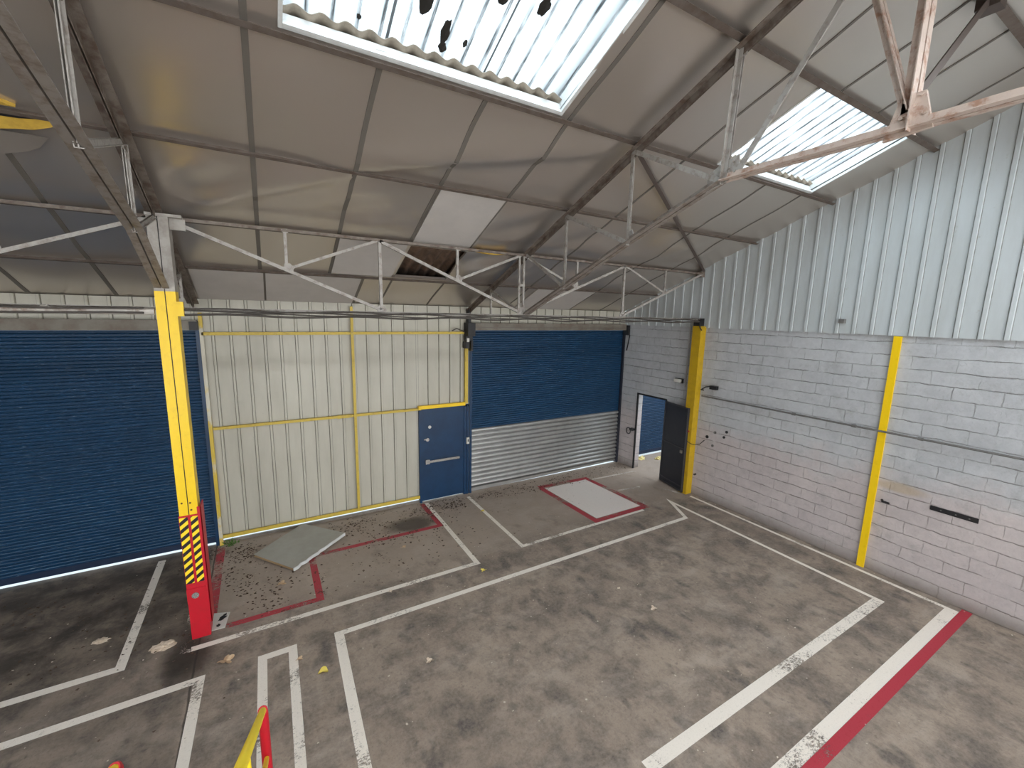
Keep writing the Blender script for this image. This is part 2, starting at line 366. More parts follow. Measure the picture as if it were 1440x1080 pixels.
def rib_profile(a0, a1, pitch=.245, foot=.046, top=.030, depth=.03, phase=0.):
    pts = [(a0, 0)]; k = math.ceil((a0 - phase) / pitch)
    while True:
        c = phase + k * pitch; k += 1
        if c - foot / 2 <= a0 + .003: continue
        if c + foot / 2 >= a1 - .003: break
        pts += [(c - foot / 2, 0), (c - top / 2, depth), (c + top / 2, depth), (c + foot / 2, 0)]
    pts.append((a1, 0)); return pts
def wall_sheet(mb, x0, x1, z0, z1, y=D):
    p = rib_profile(x0, x1, phase=-.715)
    n = len(p)
    vs = [(x, y - d, z0) for x, d in p] + [(x, y - d, z1) for x, d in p] + [(x, y + .02, z0) for x, d in p] + [(x, y + .02, z1) for x, d in p]
    fs = [(i, i + 1, n + i + 1, n + i) for i in range(n - 1)] + [(2 * n + i, 3 * n + i, 3 * n + i + 1, 2 * n + i + 1) for i in range(n - 1)]
    mb.add(vs, fs)
mb = MB()
wall_sheet(mb, LX, -.87, 3.87, 4.24); wall_sheet(mb, -.87, 2.74, .105, 4.24); wall_sheet(mb, 2.74, 3.86, 2.10, 4.24); wall_sheet(mb, 3.86, WX, 3.87, 4.24)
mb.box((LX, D + .05, 4.0), (WX, D + .1, 4.42)).box((LX, D + .02, 0), (-6.1, D + .1, 3.9))
mb.box((-.87, D + .05, .13), (2.72, D + .1, 4.1)).box((2.72, D + .05, 2.12), (3.86, D + .1, 4.1))
struct('wall_back', mb, SHEET_B)
# gable sheeting above the blocks
p = rib_profile(REAR, D - .02, foot=.062, top=.040, depth=.022, phase=3.05)
n = len(p); GX = WX - .03
def gz(y): return rz(y) + .06
pts = sorted(set([a for a, _ in p] + [RY]))
full = [(a, d) for a, d in p] + [(RY, 0)] ; full.sort()
n = len(full)
vs = [(GX - d, a, 3.90) for a, d in full] + [(GX - d, a, gz(a)) for a, d in full] + [(WX + .19, a, 3.921) for a, d in full] + [(WX + .19, a, gz(a)) for a, d in full]
fs = [(i, i + 1, n + i + 1, n + i) for i in range(n - 1)] + [(2 * n + i, 3 * n + i, 3 * n + i + 1, 2 * n + i + 1) for i in range(n - 1)] + [(i, 2 * n + i, 2 * n + i + 1, i + 1) for i in range(n - 1)]
struct('wall_right_gable', MB().add(vs, fs), SHEET_G)

# kerb below the sheet panel
struct('trim_1', MB().box((-.87, D - .01, 0), (2.74, D + .03, .045)), CONC)

# ------------------------------------------------------------------ ceiling and roof
T0 = [(-.9, 6.15), (3.83, 6.15), (3.83, 3.9), (1.4, 6.3), (6.1, 6.3), (8.4, 6.3), (-.93, 5.1)]
FOLD = [(-.87, 6.1), (-.45, 5.99), (-.04, 5.74), (.56, 5.41), (.93, 5.15), (1.38, 4.89), (1.9, 4.69), (2.65, 4.42), (3.18, 4.23), (3.8, 3.95)]
def fold_y(x):
    for (a, ya), (b, yb) in zip(FOLD, FOLD[1:]):
        if a <= x <= b: return ya + (yb - ya) * (x - a) / (b - a)
    return None
PUR = [7.45, 6.35, 5.1, 3.85, 2.63, 1.58]
def sag(x, y):
    ys = [D] + PUR
    d = 0
    for a, b in zip(ys, ys[1:]):
        if b <= y <= a: d = math.sin(PI * (y - b) / (a - b))
    u = ((x + .93) / .955) % 1
    s = -.018 * d * math.sin(PI * u)
    s += .042 * d * (noise.noise(Vector((x * .8, y * 1.1, 3))) )
    if 4.9 < y < 7.45 and x < 7.7: s += .055 * d * noise.noise(Vector((x * 1.9 + y, y * 1.5, 9)))
    fy = fold_y(x)
    if fy:
        e = y - fy; k = min(1, (x + .87) / .5, (3.83 - x) / .4 + .2)
        s -= .06 * k * (math.exp(-(e / .07) ** 2) if e > 0 else math.exp(-(e / .30) ** 2)) * (.5 + .5 * min(1, d + .4))
    if 1.4 < x < 2.9 and 5.1 < y < 7.45: s *= .25
    if (y > 7.4 and (-1 < x < 1.6 or 4.9 < x < 6.65)) or (6.38 < y < 7.42 and .9 < x < 2): s *= .12
    return s
def ceil_part(mb, x0, x1, y0, y1, step=.085, flat=False, off=.035):
    nx = max(1, round((x1 - x0) / step)); ny = max(1, round((y1 - y0) / step))
    vs = []
    for k in (0, 1):
        for j in range(ny + 1):
            y = y0 + (y1 - y0) * j / ny
            for i in range(nx + 1):
                x = x0 + (x1 - x0) * i / nx
                vs.append(RP(x, y, off + (0 if flat else sag(x, y)) + k * .035))
    w = nx + 1; h = (ny + 1) * w; fs = []
    for j in range(ny):
        for i in range(nx):
            a = j * w + i; fs.append((a, a + 1, a + w + 1, a + w)); fs.append((h + a, h + a + w, h + a + w + 1, h + a + 1))
    def edge(q):        # rim faces get their own vertices so the shading of the board face stays clean
        k = len(vs); vs.extend(vs[t] for t in q); fs.append((k, k + 1, k + 2, k + 3))
    for i in range(nx):
        edge((i, h + i, h + i + 1, i + 1)); a = ny * w + i; edge((a, a + 1, h + a + 1, h + a))
    for j in range(ny):
        a = j * w; edge((a, a + w, h + a + w, h + a)); a += nx; edge((a, h + a, h + a + w, a + w))
    mb.add(vs, fs)
HY0, HY1 = 2.68, 3.80        # roof-light opening
mb = MB()
ceil_part(mb, -4.4, WX, HY1, 5.1); ceil_part(mb, -4.4, WX, 5.1, 6.45)
ceil_part(mb, -4.4, 1.99, 6.45, 7.40); ceil_part(mb, 2.90, WX, 6.45, 7.40); ceil_part(mb, -4.4, WX, 7.40, D + .04)
xs = -4.4
for a, b in SKY: ceil_part(mb, xs, a, HY0, HY1); xs = b
ceil_part(mb, xs, WX, HY0, HY1)
ceil_part(mb, -4.4, WX, RY, HY0)
xs = LX
for a, b in SKY_L: ceil_part(mb, xs, a, HY0, HY1, 2, True); xs = b
ceil_part(mb, xs, -4.4, HY0, HY1, 2, True)
ceil_part(mb, LX, -4.4, HY1, D + .04, 2, True); ceil_part(mb, LX, -4.4, RY, HY0, 2, True)
struct('ceiling', mb, FOIL, True)
mb = MB(); a0, a1 = 2 * RY - HY1, 2 * RY - HY0
ceil_part(mb, LX, WX, REAR - .04, a0, 2, True); ceil_part(mb, LX, WX, a1, RY, 2, True)
xs = LX
for a, b in SKY_R: ceil_part(mb, xs, a, a0, a1, 2, True); xs = b
ceil_part(mb, xs, WX, a0, a1, 2, True)
struct('ceiling_rear_slope', mb, FOIL)

def corr(mb, x0, x1, y0, y1, off=.19, per=.177, amp=.024, thick=.008, x_ref=0):
    nx = max(8, int((x1 - x0) / per * 10)); vs = []
    for k in (0, 1):
        for y in (y0, y1):
            for i in range(nx + 1):
                x = x0 + (x1 - x0) * i / nx
                vs.append(RP(x, y, off + amp * math.cos(2 * PI * (x - x_ref) / per) + k * thick))
    w = nx + 1; fs = []
    for i in range(nx):
        fs += [(i, i + 1, w + i + 1, w + i), (2 * w + i, 3 * w + i, 3 * w + i + 1, 2 * w + i + 1), (i, 2 * w + i, 2 * w + i + 1, i + 1), (w + i, w + i + 1, 3 * w + i + 1, 3 * w + i)]
    mb.add(vs, fs)
mb = MB()
corr(mb, LX, WX + .3, HY1 + .02, D + .3); corr(mb, LX, WX + .3, RY, HY0 - .02)
xs = LX
for a, b in SKY_L + SKY: corr(mb, xs, a - .02, HY0 - .02, HY1 + .02); xs = b + .02
corr(mb, xs, WX + .3, HY0 - .02, HY1 + .02)
a0, a1 = 2 * RY - HY1, 2 * RY - HY0
corr(mb, LX, WX + .3, REAR - .3, a0 - .02); corr(mb, LX, WX + .3, a1 + .02, RY)
xs = LX
for a, b in SKY_R: corr(mb, xs, a - .02, a0 - .02, a1 + .02); xs = b + .02
corr(mb, xs, WX + .3, a0 - .02, a1 + .02)
struct('roof', mb, FCEM, True)

# joint strips between the boards
tn = [1]
def strip(x, y0, y1, w=None):
    w = w or (.048 if x < 3.8 else .03)
    tn[0] += 1; mb = MB(); n = max(1, int(abs(y1 - y0) / .15)); vs = []; fs = []
    for i in range(n + 1):
        y = y0 + (y1 - y0) * i / n; s = sag(x, y) if x > -4.4 else 0
        for dx, o in ((-w / 2, .027), (w / 2, .027), (w / 2, .04), (-w / 2, .04)): vs.append(RP(x + dx, y, o + s))
    for i in range(n):
        for j in range(4): k = (j + 1) % 4; fs.append((i * 4 + j, i * 4 + k, i * 4 + 4 + k, i * 4 + 4 + j))
    fs += [(0, 1, 2, 3), tuple(4 * n + j for j in (3, 2, 1, 0))]
    o = mb.add(vs, fs).build('trim_%d' % tn[0], STRIP); o['kind'] = 'structure'
for x in (.02, .97, 1.95, 2.89):
    lim = (3.87, 6.33) if x != .02 else (1.6, 6.33)
    if x == .02 or x == 2.89: strip(x, 1.6, 6.33)
    else: strip(x, 3.87, 6.33); strip(x, 1.6, 2.62)
    if x < 1.9: strip(x, 6.37, 7.43)
for x in (.07, 1.50, 1.98, 2.93): strip(x, 7.47, 8.5, .03 if x != 1.5 else .05)
for x in (4.78, 5.66, 6.60, 7.60):
    if x in (4.78,): strip(x, 1.6, 8.5)
    elif x == 5.66: strip(x, 1.6, 2.62); strip(x, 3.87, 8.5)
    else: strip(x, 3.87, 8.5); strip(x, 1.6, 2.62)
for x in (-1.84, -2.76, -3.68): strip(x, 1.6, 8.5)

# the two paler boards and the loose wool
def roof_board(x0, x1, y0, y1, label, off0=.012, m_=BOARD_W):
    mb = MB(); vs = [RP(x, y, o) for o in (off0, off0 + .018) for x, y in ((x0, y0), (x1, y0), (x1, y1), (x0, y1))]
    mb.add(vs, [(0, 1, 2, 3), (4, 7, 6, 5), (0, 4, 5, 1), (1, 5, 6, 2), (2, 6, 7, 3), (3, 7, 4, 0)])
    solo('ceiling_board', mb, m_, label, 'ceiling board')
roof_board(1.975, 2.875, 5.13, 6.40, 'pale matt ceiling board beside the hole in the roof lining')
roof_board(-.85, .055, 7.48, 8.50, 'matt grey ceiling board at the eave just right of the hazard striped column top')
roof_board(.085, 1.47, 7.48, 8.50, 'long matt grey ceiling board at the eave above the cream wall panel')
roof_board(.99, 1.93, 6.40, 7.40, 'matt grey ceiling board just left of the hole in the roof lining')
roof_board(5.0, 6.55, 7.48, 8.50, 'pale ceiling board at the eave above the right roller shutter')
mb = MB()
mb.sweep([RP(3.0 + .55 * t, 6.33 + .04 * math.sin(PI * t), -.005) for t in [i / 8 for i in range(9)]], [(-.02, -.03), (.02, -.04), (.024, .03), (-.02, .04)])
solo('mineral_wool', mb, YINS, 'thin strip of yellow mineral wool peeping out beside the roof hole', 'insulation')
r = thing('mineral_wool', 'torn yellow mineral wool and foil flap hanging from the lining at the far left edge', 'insulation', None, RP(-1.9, 5.2))
def ragged(x0, x1, ya, yb, oa, ob, seed, th=.025):
    mb = MB(); vs = []; fs = []; n = 16
    for i in range(n + 1):
        t = i / n; x = x0 + (x1 - x0) * t; e = math.sin(PI * min(1, t * 1.02)) ** .5 if t > .5 else 1
        y2 = ya + (yb - ya) * e * (1 + .25 * noise.noise(Vector((x * 6, seed, 0)))); o2 = oa + (ob - oa) * e * (1 + .5 * noise.noise(Vector((x * 5, seed, 4))))
        vs += [RP(x, ya, oa), RP(x, y2, o2), RP(x, y2, o2 + th), RP(x, ya, oa + th)]
    for i in range(n):
        for j in range(4): k = (j + 1) % 4; fs.append((i * 4 + j, i * 4 + k, i * 4 + 4 + k, i * 4 + 4 + j))
    fs += [(0, 1, 2, 3), (4 * n + 3, 4 * n + 2, 4 * n + 1, 4 * n)]
    return mb.add(vs, fs)
part('wool_strip', ragged(-3.0, -1.30, 5.14, 5.30, .0, -.05, 2), YINS, r)
part('wool_strip', ragged(-3.0, -1.55, 5.06, 4.94, .005, .0, 6, .03), YINS, r)
part('gap_shade_strip', ragged(-3.0, -1.36, 5.10, 5.17, -.012, -.02, 3, .01), BLK, r)  # black strip standing in for the shade inside the gap
part('foil_flap', ragged(-3.0, -1.45, 5.30, 5.62, -.03, -.06, 8, .004), MATS['foil_faced_insulation_board'], r)

# roof lights
wn = [0]
def roof_light(x0, x1, front=True):
    wn[0] += 1
    root = bpy.data.objects.new('window_%d' % wn[0], None); COL.objects.link(root); root['kind'] = 'structure'
    fy = (lambda y: y) if front else (lambda y: 2 * RY - y)
    ya, yb = sorted((fy(HY0), fy(HY1)))
    mb = MB(); corr(mb, x0 - .03, x1 + .03, ya - .04, yb + .04, off=.20, thick=0)
    n = len(mb.v) // 2; mb.v = mb.v[:n]; w = n // 2; mb.f = [(i, i + 1, w + i + 1, w + i) for i in range(w - 1)]; mb.mi = [0] * len(mb.f)
    mb.build('glazing_sheet', GLAZ if front and x0 > 0 else GLAZ_C, root, True, kind='structure')
    if True:
        mb = MB(); t = .02
        def q(xa, xb, y_a, y_b, o0, o1):
            vs = [RP(x, fy(y), o) for o in (o0, o1) for x, y in ((xa, y_a), (xb, y_a), (xb, y_b), (xa, y_b))]
            mb.add(vs, [(0, 1, 2, 3), (4, 7, 6, 5), (0, 4, 5, 1), (1, 5, 6, 2), (2, 6, 7, 3), (3, 7, 4, 0)])
        q(x0 - .03, x1 + .03, HY1, HY1 + .03, .02, .125); q(x0 - .03, x1 + .03, HY0 - .03, HY0, .02, .16)
        q(x1, x1 + .03, HY0, HY1, .02, .185); q(x0 - .03, x0, HY0, HY1, .02, .16)
        mb.build('reveal_frame', WHT, root, kind='structure')
        mb = MB(); q(x1 - .012, x1 + .0, HY0, HY1, .012, .045); q(x0, x1, HY1 - .014, HY1 + .01, .012, .045)
        mb.build('frame_lip', WHT, root, kind='structure')
        mb = MB(); ylo = sorted((fy(HY1 - .045), fy(HY1 + .06))); corr(mb, x0 - .02, x1 + .02, ylo[0], ylo[1], off=.155, amp=.026)
        mb.build('sheet_lap', FCEM_P, root, True, kind='structure')
for a, b in SKY: roof_light(a, b)
for a, b in SKY_L: roof_light(a, b)
for a, b in SKY_R: roof_light(a, b, False)
# leaves and moss lying on the left roof light
k = 0
CL = [(1.22, 3.40, .055, .11, 'dark oval clump of dead leaves on the left roof light, largest of those on it'), (1.43, 3.57, .035, .10, 'long ragged leaf clump near the middle of the left roof light'),
      (1.60, 3.16, .05, .05, 'small dark leaf clump at the top of the left roof light'), (1.76, 3.19, .045, .05, 'round leaf clump on the left roof light, third from its left'), (2.10, 3.13, .045, .08, 'slanted leaf clump toward the right of the left roof light'),
      (1.45, 3.69, .035, .04, 'small three cornered leaf scrap near the lower edge of the left roof light'), (1.62, 3.60, .02, .03, 'tiny leaf scrap right of the three cornered one on the left roof light'), (.78, 3.68, .02, .02, 'tiny lone leaf scrap at the lower left of the left roof light')]
for x, y, rx, ry, lab in CL:
    mb = MB(); n = 16; pts = []
    for i in range(n):
        a = 2 * PI * i / n; r = 1 + .35 * noise.noise(Vector((math.cos(a) * 2 + x * 7, math.sin(a) * 2, y)))
        pts.append((x + rx * r * math.cos(a), y + ry * r * math.sin(a)))
    vs = [RP(a, b, .168) for a, b in pts] + [RP(x, y, .180)] + [RP(x, y, .150)]
    fs = [(i, (i + 1) % n, n) for i in range(n)] + [((i + 1) % n, i, n + 1) for i in range(n)]
    solo('leaf_clump', mb.add(vs, fs), mat('black_brown_clump', (.018, .015, .012), .9), lab, 'leaves', 'leaf clumps on the left roof light')

# purlins
PL = ['lowest purlin, running just above the eave', 'purlin running along the top of the lattice girders', 'purlin crossing below the left roof light, just above the girder',
      'purlin forming the lower edge of both roof lights', 'purlin along the upper edge of the right roof light', 'topmost purlin seen in the upper right corner, next to the ridge']
for i, y in enumerate(PUR):
    h = (.034, .03, .042, .05, .06, .075)[i]; w = (.035, .03, .04, .05, .06, .075)[i]
    p0, p1 = RP(LX, y, 0), RP(WX, y, 0)
    if i == 4: segs = [(LX, WX)]
    mb = MB(); vv = Vector((0, SL, -1)).normalized()
    mb.sweep([p0, p1], [(-h / 2, -w / 2), (-h / 2, w / 2), (-h / 2 + .008, w / 2), (-h / 2 + .008, -w / 2 + .008), (h / 2 + .01, -w / 2 + .008), (h / 2 + .01, -w / 2)], side=(0, SN, CS))
    solo('roof_purlin', mb, mat('dark_brown_purlin', (.13, .104, .088), .8, 0, 9, (.07, .045, .03), .7), 'dark brown steel ' + PL[i], 'purlin')
for i, y in enumerate(PUR):
    mb = MB(); yy = 2 * RY - y
    mb.bar(RP(LX, yy, 0), RP(WX, yy, 0), .06, .05, side=(0, -SN, CS))
    solo('roof_purlin', mb, STEEL_D, 'brown steel purlin under the rear roof slope behind the viewpoint', 'purlin', 'purlins of the rear roof slope')

# ------------------------------------------------------------------ trusses
def dbl(mb, p, q, L=.06, t=.007, gap=.012, flip=1, mi=0):
    """two angles back to back in the x direction (member lies in a y-z plane)"""
    p = Vector(p); q = Vector(q); tdir = (q - p).normalized(); sd = Vector((1, 0, 0))
    mb.angle(p, q, L, t, sd, 1, flip, (gap / 2, 0), mi); mb.angle(p, q, L, t, sd, -1, flip, (-gap / 2, 0), mi)
def dblx(mb, p, q, L=.045, t=.006, gap=.03, flip=1):
    sd = Vector((0, 1, 0)); mb.angle(p, q, L, t, sd, 1, flip, (gap / 2, 0)); mb.angle(p, q, L, t, sd, -1, flip, (-gap / 2, 0))
def plate(mb, pts, x, t=.010, axis=0):
    n = len(pts)
    mk = (lambda a, b, o: (x + o, a, b)) if axis == 0 else (lambda a, b, o: (a, x + o, b))
    vs = [mk(a, b, -t / 2) for a, b in pts] + [mk(a, b, t / 2) for a, b in pts]
    mb.add(vs, [tuple(range(n)), tuple(range(2 * n - 1, n - 1, -1))] + [(i, (i + 1) % n, n + (i + 1) % n, n + i) for i in range(n)])
def truss(x, bot, label, webs=True):
    r = thing('roof_truss', label, 'roof truss', None, (x, 6.15, 4.05))
    c = -.055
    P = lambda y, z: Vector((x, y, z))
    top = lambda y: Vector((x, y, rz(y) - .085))
    mb = MB(); dbl(mb, top(8.45), top(RY), .07, flip=-1); dbl(mb, top(RY), top(REAR + .1), .07, flip=-1)
    part('top_chord', mb, STEEL_D, r)
    mir = lambda p: (2 * RY - p[0], p[1])
    b = bot
    mb = MB(); dbl(mb, P(*b[0]), P(*b[1]), .06, flip=1); dbl(mb, P(*b[1]), P(*b[2]), .06, flip=1); dbl(mb, P(*b[2]), P(*b[3]), .06, flip=1)
    part('bottom_chord', mb, STEEL_M, r)
    mb = MB(); dbl(mb, P(*b[3]), P(*mir(b[3])), .062)
    part('bottom_chord', mb, RUST, r, label='rusty level middle length of the bottom chord')
    mb = MB(); bb = [mir(q) for q in b]; dbl(mb, P(*bb[3]), P(*bb[2])); dbl(mb, P(*bb[2]), P(*bb[1])); dbl(mb, P(*bb[1]), P(*bb[0]))
    part('bottom_chord', mb, STEEL_G, r)
    def web(a, c_, m_=STEEL_G, L=.042, s=1):
        mb = MB(); a = Vector(a); c_ = Vector(c_); mb.angle(a, c_, L, .006, (1, 0, 0), 1, 1, (-L / 2, -L / 2)); mb.bar(a, c_, .008, L * .9, (1, 0, 0)); part('web_member', mb, m_, r)
    def webd(a, c_, m_, L=.06):
        mb = MB(); dbl(mb, a, c_, L, gap=.02); part('web_member', mb, m_, r)
    for sgn in (1, -1):
        f = (lambda p: p) if sgn == 1 else mir
        T = lambda y: top(y if sgn == 1 else 2 * RY - y)
        B = [P(*f(q)) for q in b]
        web(T(5.1), B[1]); web(T(3.87), B[2]); webd(T(2.65), B[3], STEEL_G, .045)
        web(T(6.15), B[1]); web(T(5.1), B[2], L=.05); web(T(3.87), B[3], L=.05)
        mb = MB(); mb.bar(B[3] + Vector((0, -.13 * sgn, .03)), T(1.55), .012, .05, (1, 0, 0)); part('web_member', mb, STEEL_G, r)
    webd(P(RY, 5.36), P(RY, rz(RY) - .1), RUST, .068)
    webd(P(RY + .02, 5.5), P(1.77, rz(1.77) - .09), RUST, .05)
    for (yy, zz), w in ((b[1], .07), (b[2], .08)):
        mb = MB(); plate(mb, [(yy + w, zz - .01), (yy - w, zz + w * .8), (yy - w * .6, zz + w * 1.9), (yy + w * .2, zz + w * 1.4)], x)
        part('gusset_plate', mb, STEEL_G, r)
    mb = MB(); yy, zz = b[3]
    plate(mb, [(yy + .17, zz - .06), (yy + .15, zz + .10), (yy + .02, zz + .16), (yy - .15, zz + .20), (yy - .16, zz + .02)], x)
    for a_, h in ((.1, .05), (.02, .08), (-.06, .1), (-.1, .15), (-.12, .06)):
        mb.tube([(x - .022, yy + a_, zz + h), (x - .003, yy + a_, zz + h)], .011, 6)
    part('gusset_plate', mb, WHT if False else STEEL_G, r)
    mb = MB(); plate(mb, [(RY + .15, 5.34), (RY + .08, 5.60), (RY - .05, 5.60), (RY - .11, 5.36)], x, .03)
    for a_, h in ((.06, .1), (0, .16), (-.06, .1), (-.03, .22), (.05, .2)): mb.tube([(x - .03, RY + a_, 5.36 + h), (x - .01, RY + a_, 5.36 + h)], .013, 6)
    part('gusset_plate', mb, RUST, r, label='rusty bolted gusset plate at the foot of the king post')
    for yy in (5.1, 3.87, 2.65):
        mb = MB(); zc = rz(yy) - .1; plate(mb, [(yy + .07, zc - .06), (yy + .08, zc), (yy - .08, zc + .06), (yy - .07, zc - .05)], x); part('gusset_plate', mb, STEEL_G, r)
    # eave bracket to the back wall
    A = P(7.42, rz(7.42) - .1); mbs = MB(); mbs.bar(P(6.2, 4.08), P(8.45, 4.08), .04, .03, (0, 0, 1)); part('eave_tie', mbs, STEEL_G, r)
    for q in (P(7.42, 4.09), P(6.3, 4.12)):
        mb = MB(); mb.bar(A, q, .03, .035, (1, 0, 0)); part('web_member', mb, STEEL_G, r)
    mb = MB(); plate(mb, [(7.5, rz(7.42) - .1), (7.34, rz(7.42) - .05), (7.32, rz(7.42) - .16), (7.46, rz(7.42) - .2)], x); part('gusset_plate', mb, STEEL_G, r)
    return r
truss(-.93, [(6.13, 4.26), (5.12, 4.77), (3.87, 5.10), (2.68, 5.40)], 'left steel roof truss standing on the yellow column')
truss(3.84, [(6.15, 4.09), (5.09, 4.50), (3.87, 4.97), (2.70, 5.38)], 'right steel roof truss meeting the middle of the lattice girder, rusty at its foot')

# braces
mb = MB(); mb.angle((3.86, RY, 5.55), (5.8, 1.58, rz(1.58) - .04), .06, .007, (0, 1, 0)); mb.box((5.70, 1.50, rz(1.58) - .12), (5.86, 1.66, rz(1.58) - .02))
DKB = mat('dark_brown_brace', (.085, .065, .055), .6)
solo('knee_brace', mb, DKB, 'dark steel knee brace rising from the rusty truss foot to the topmost purlin', 'brace')
mb = MB(); mb.angle(RP(3.9, 3.93, -.05), RP(8.46, 6.22, -.03), .05, .006, (0, SL, 1))
solo('wind_brace', mb, DKB, 'dark diagonal wind brace from the right truss to above the wide yellow post', 'brace')

# lattice girders between the columns
def girder(x0, x1, label):
    r = thing('lattice_girder', label, 'girder', None, ((x0 + x1) / 2, 6.15, 4.05)); y = 6.15
    n = 8; xs = [x0 + (x1 - x0) * i / n for i in range(n + 1)]; zt, zm, zb = 5.04, 4.61, 4.12
    Q = lambda x, z: Vector((x, y, z))
    mb = MB(); mb.bar(Q(x0, zt + .02), Q(x1, zt + .02), .04, .05, (0, 0, 1)); part('top_chord', mb, STEEL_D, r)
    mb = MB(); dblx(mb, Q(x0, 4.10), Q(x1, 4.10), .04, .006, .012, -1); part('bottom_chord', mb, STEEL_G, r)
    def w(a, b, r_=.016, double=False):
        mb = MB()
        if double: mb.bar(a + Vector((-.045, 0, 0)), b + Vector((-.045, 0, 0)), .03, .03, (1, 0, 0)); mb.bar(a + Vector((.045, 0, 0)), b + Vector((.045, 0, 0)), .03, .03, (1, 0, 0))
        else: mb.angle(a, b, r_ * 2.2, .006, (0, 1, 0), 1, 1, (-r_, -r_)); mb.bar(a, b, r_ * 1.7, .012, (0, 1, 0))
        part('web_member', mb, STEEL_G, r)
    def gus(x, z, s=.06):
        mb = MB(); plate(mb, [(x - s, z - s * .3), (x - s * .7, z + s), (x + s * .4, z + s * 1.1), (x + s * 1.2, z + s * .2), (x + s, z - s * .6)], y - .012, .01, 1)
        for dx, dz in ((-.03, .02), (.02, .03), (.03, -.01)): mb.tube([(x + dx, y - .03, z + dz), (x + dx, y - .016, z + dz)], .008, 6)
        part('gusset_plate', mb, STEEL_G, r)
    for i in (0, 4):           # fan pairs: down, up
        a, b, c = xs[i], xs[i + 2], xs[i + 4]
        w(Q(a, zt), Q(b, zb), .020); w(Q(b, zt), Q(c, zb), .020) if i == 0 else None
        if i == 0:
            for k, up in ((1, 2), (3, 4)):
                w(Q(xs[k], zt), Q(xs[k], zm)); w(Q(xs[k] + .04, zm + .02), Q(xs[up] - .03, zt)); gus(xs[k] + .02, zm); gus(xs[k], zt + .01, .035)
        w(Q(b, zt), Q(b, zb))
    # right half mirrored
    return r, xs, Q, w, gus
def girder2(x0, x1, label):
    r = thing('lattice_girder', label, 'girder', None, ((x0 + x1) / 2, 6.15, 4.05)); y = 6.15
    n = 8; xs = [x0 + (x1 - x0) * i / n for i in range(n + 1)]; zt, zm, zb = 5.05, 4.61, 4.12
    Q = lambda x, z: Vector((x, y, z))
    mb = MB(); mb.bar(Q(x0, zt + .01), Q(x1, zt + .01), .035, .04, (0, 0, 1)); part('top_chord', mb, STEEL_D, r)
    mb = MB(); dblx(mb, Q(x0, 4.10), Q(x1, 4.10), .04, .006, .012, -1); part('bottom_chord', mb, STEEL_G, r)
    def w(a, b, s=.034):
        mb = MB(); mb.bar(a, b, s, .010, (0, 1, 0)) if False else mb.angle(a, b, s, .006, (0, 1, 0), 1, 1, (-s / 2, -s / 2)); part('web_member', mb, STEEL_G, r)
    def gus(x, z, s=.06, f=1):
        mb = MB(); plate(mb, [(x - s * f, z - s * .3), (x - s * .7 * f, z + s), (x + s * .4 * f, z + s * 1.1), (x + s * 1.2 * f, z + s * .2), (x + s * f, z - s * .6)], y - .012, .01, 1)
        for dx, dz in ((-.03, .02), (.02, .03), (.03, -.01)): mb.tube([(x + dx * f, y - .03, z + dz), (x + dx * f, y - .016, z + dz)], .008, 6)
        part('gusset_plate', mb, STEEL_G, r)
    # main diagonals
    for a, b, s in ((0, 2, .040), (2, 4, .040), (6, 4, .040), (8, 6, .040)): w(Q(xs[a], zt), Q(xs[b], zb), s)
    for k, up, f in ((1, 2, 1), (3, 4, 1), (5, 4, -1), (7, 6, -1)):
        w(Q(xs[k], zt), Q(xs[k], zm - .02), .035); w(Q(xs[k] + .03 * f, zm), Q(xs[up] - .03 * f, zt), .036); gus(xs[k] + .015 * f, zm, .055, f); gus(xs[k], zt - .005, .03, f)
    w(Q(xs[2], zt), Q(xs[2], zb), .04); w(Q(xs[6], zt), Q(xs[6], zb), .04)
    mb = MB()
    for dx in (-.05, .035): mb.bar(Q(xs[4] + dx, zt), Q(xs[4] + dx, zb), .03, .03, (1, 0, 0))
    mb.box((xs[4] - .05, y - .02, 4.56), (xs[4] + .05, y + .01, 4.60)); part('web_member', mb, STEEL_G, r, label='double middle post of the girder')
    gus(xs[2], zb, .06); gus(xs[4], zb + .01, .09); gus(xs[6], zb, .06, -1)
    return r
girder2(-.84, 8.34, 'long lattice girder spanning from the yellow column to the wide yellow wall post')
girder2(-10.3, -.99, 'lattice girder left of the yellow column, only its end in view')

# cables and pipes along the girder
mb = MB(); mb.tube([(-11.5, 6.09, 4.06), (-1.02, 6.09, 4.045)], .035, 12)
for x in (-3.2, -1.9, -1.2): mb.tube([(x, 6.09, 4.055), (x + .05, 6.09, 4.055)], .041, 12)
solo('overhead_pipe', mb, mat('white_pipe_rust', (.52, .49, .45), .5, 0, 6, (.17, .09, .05), .8, lo=.45, hi=.6), 'pale rust-marked pipe running level to the left of the yellow column head', 'pipe', smooth=False)
r = thing('cable_run', 'bundle of dark cables tied along the bottom of the long lattice girder', 'cable', None, (3.8, 6.1, 4.05))
for k in range(4):
    random.seed(20 + k); pts = []
    for i in range(41):
        t = i / 40; x = -.80 + 9.1 * t; sg = .012 * math.sin(t * 40 + k * 2) + .015 * noise.noise(Vector((t * 9, k, 0)))
        pts.append((x, 6.07 + .012 * (k % 2), 4.062 - .016 * k + sg + (.01 if k < 2 else 0)))
    part('cable', MB().tube(pts, .009 if k < 3 else .013, 6), CABLE, r, True)
r = thing('cable_run', 'dark cables lying on the pale pipe left of the yellow column', 'cable', None, (-4, 6.05, 4.1))
for k in range(2):
    pts = [(-11 + 9.9 * i / 30, 6.03, 4.075 - .05 * k + .008 * math.sin(i * 1.3 + k)) for i in range(31)]
    part('cable', MB().tube(pts, .010, 6), CABLE, r, True)

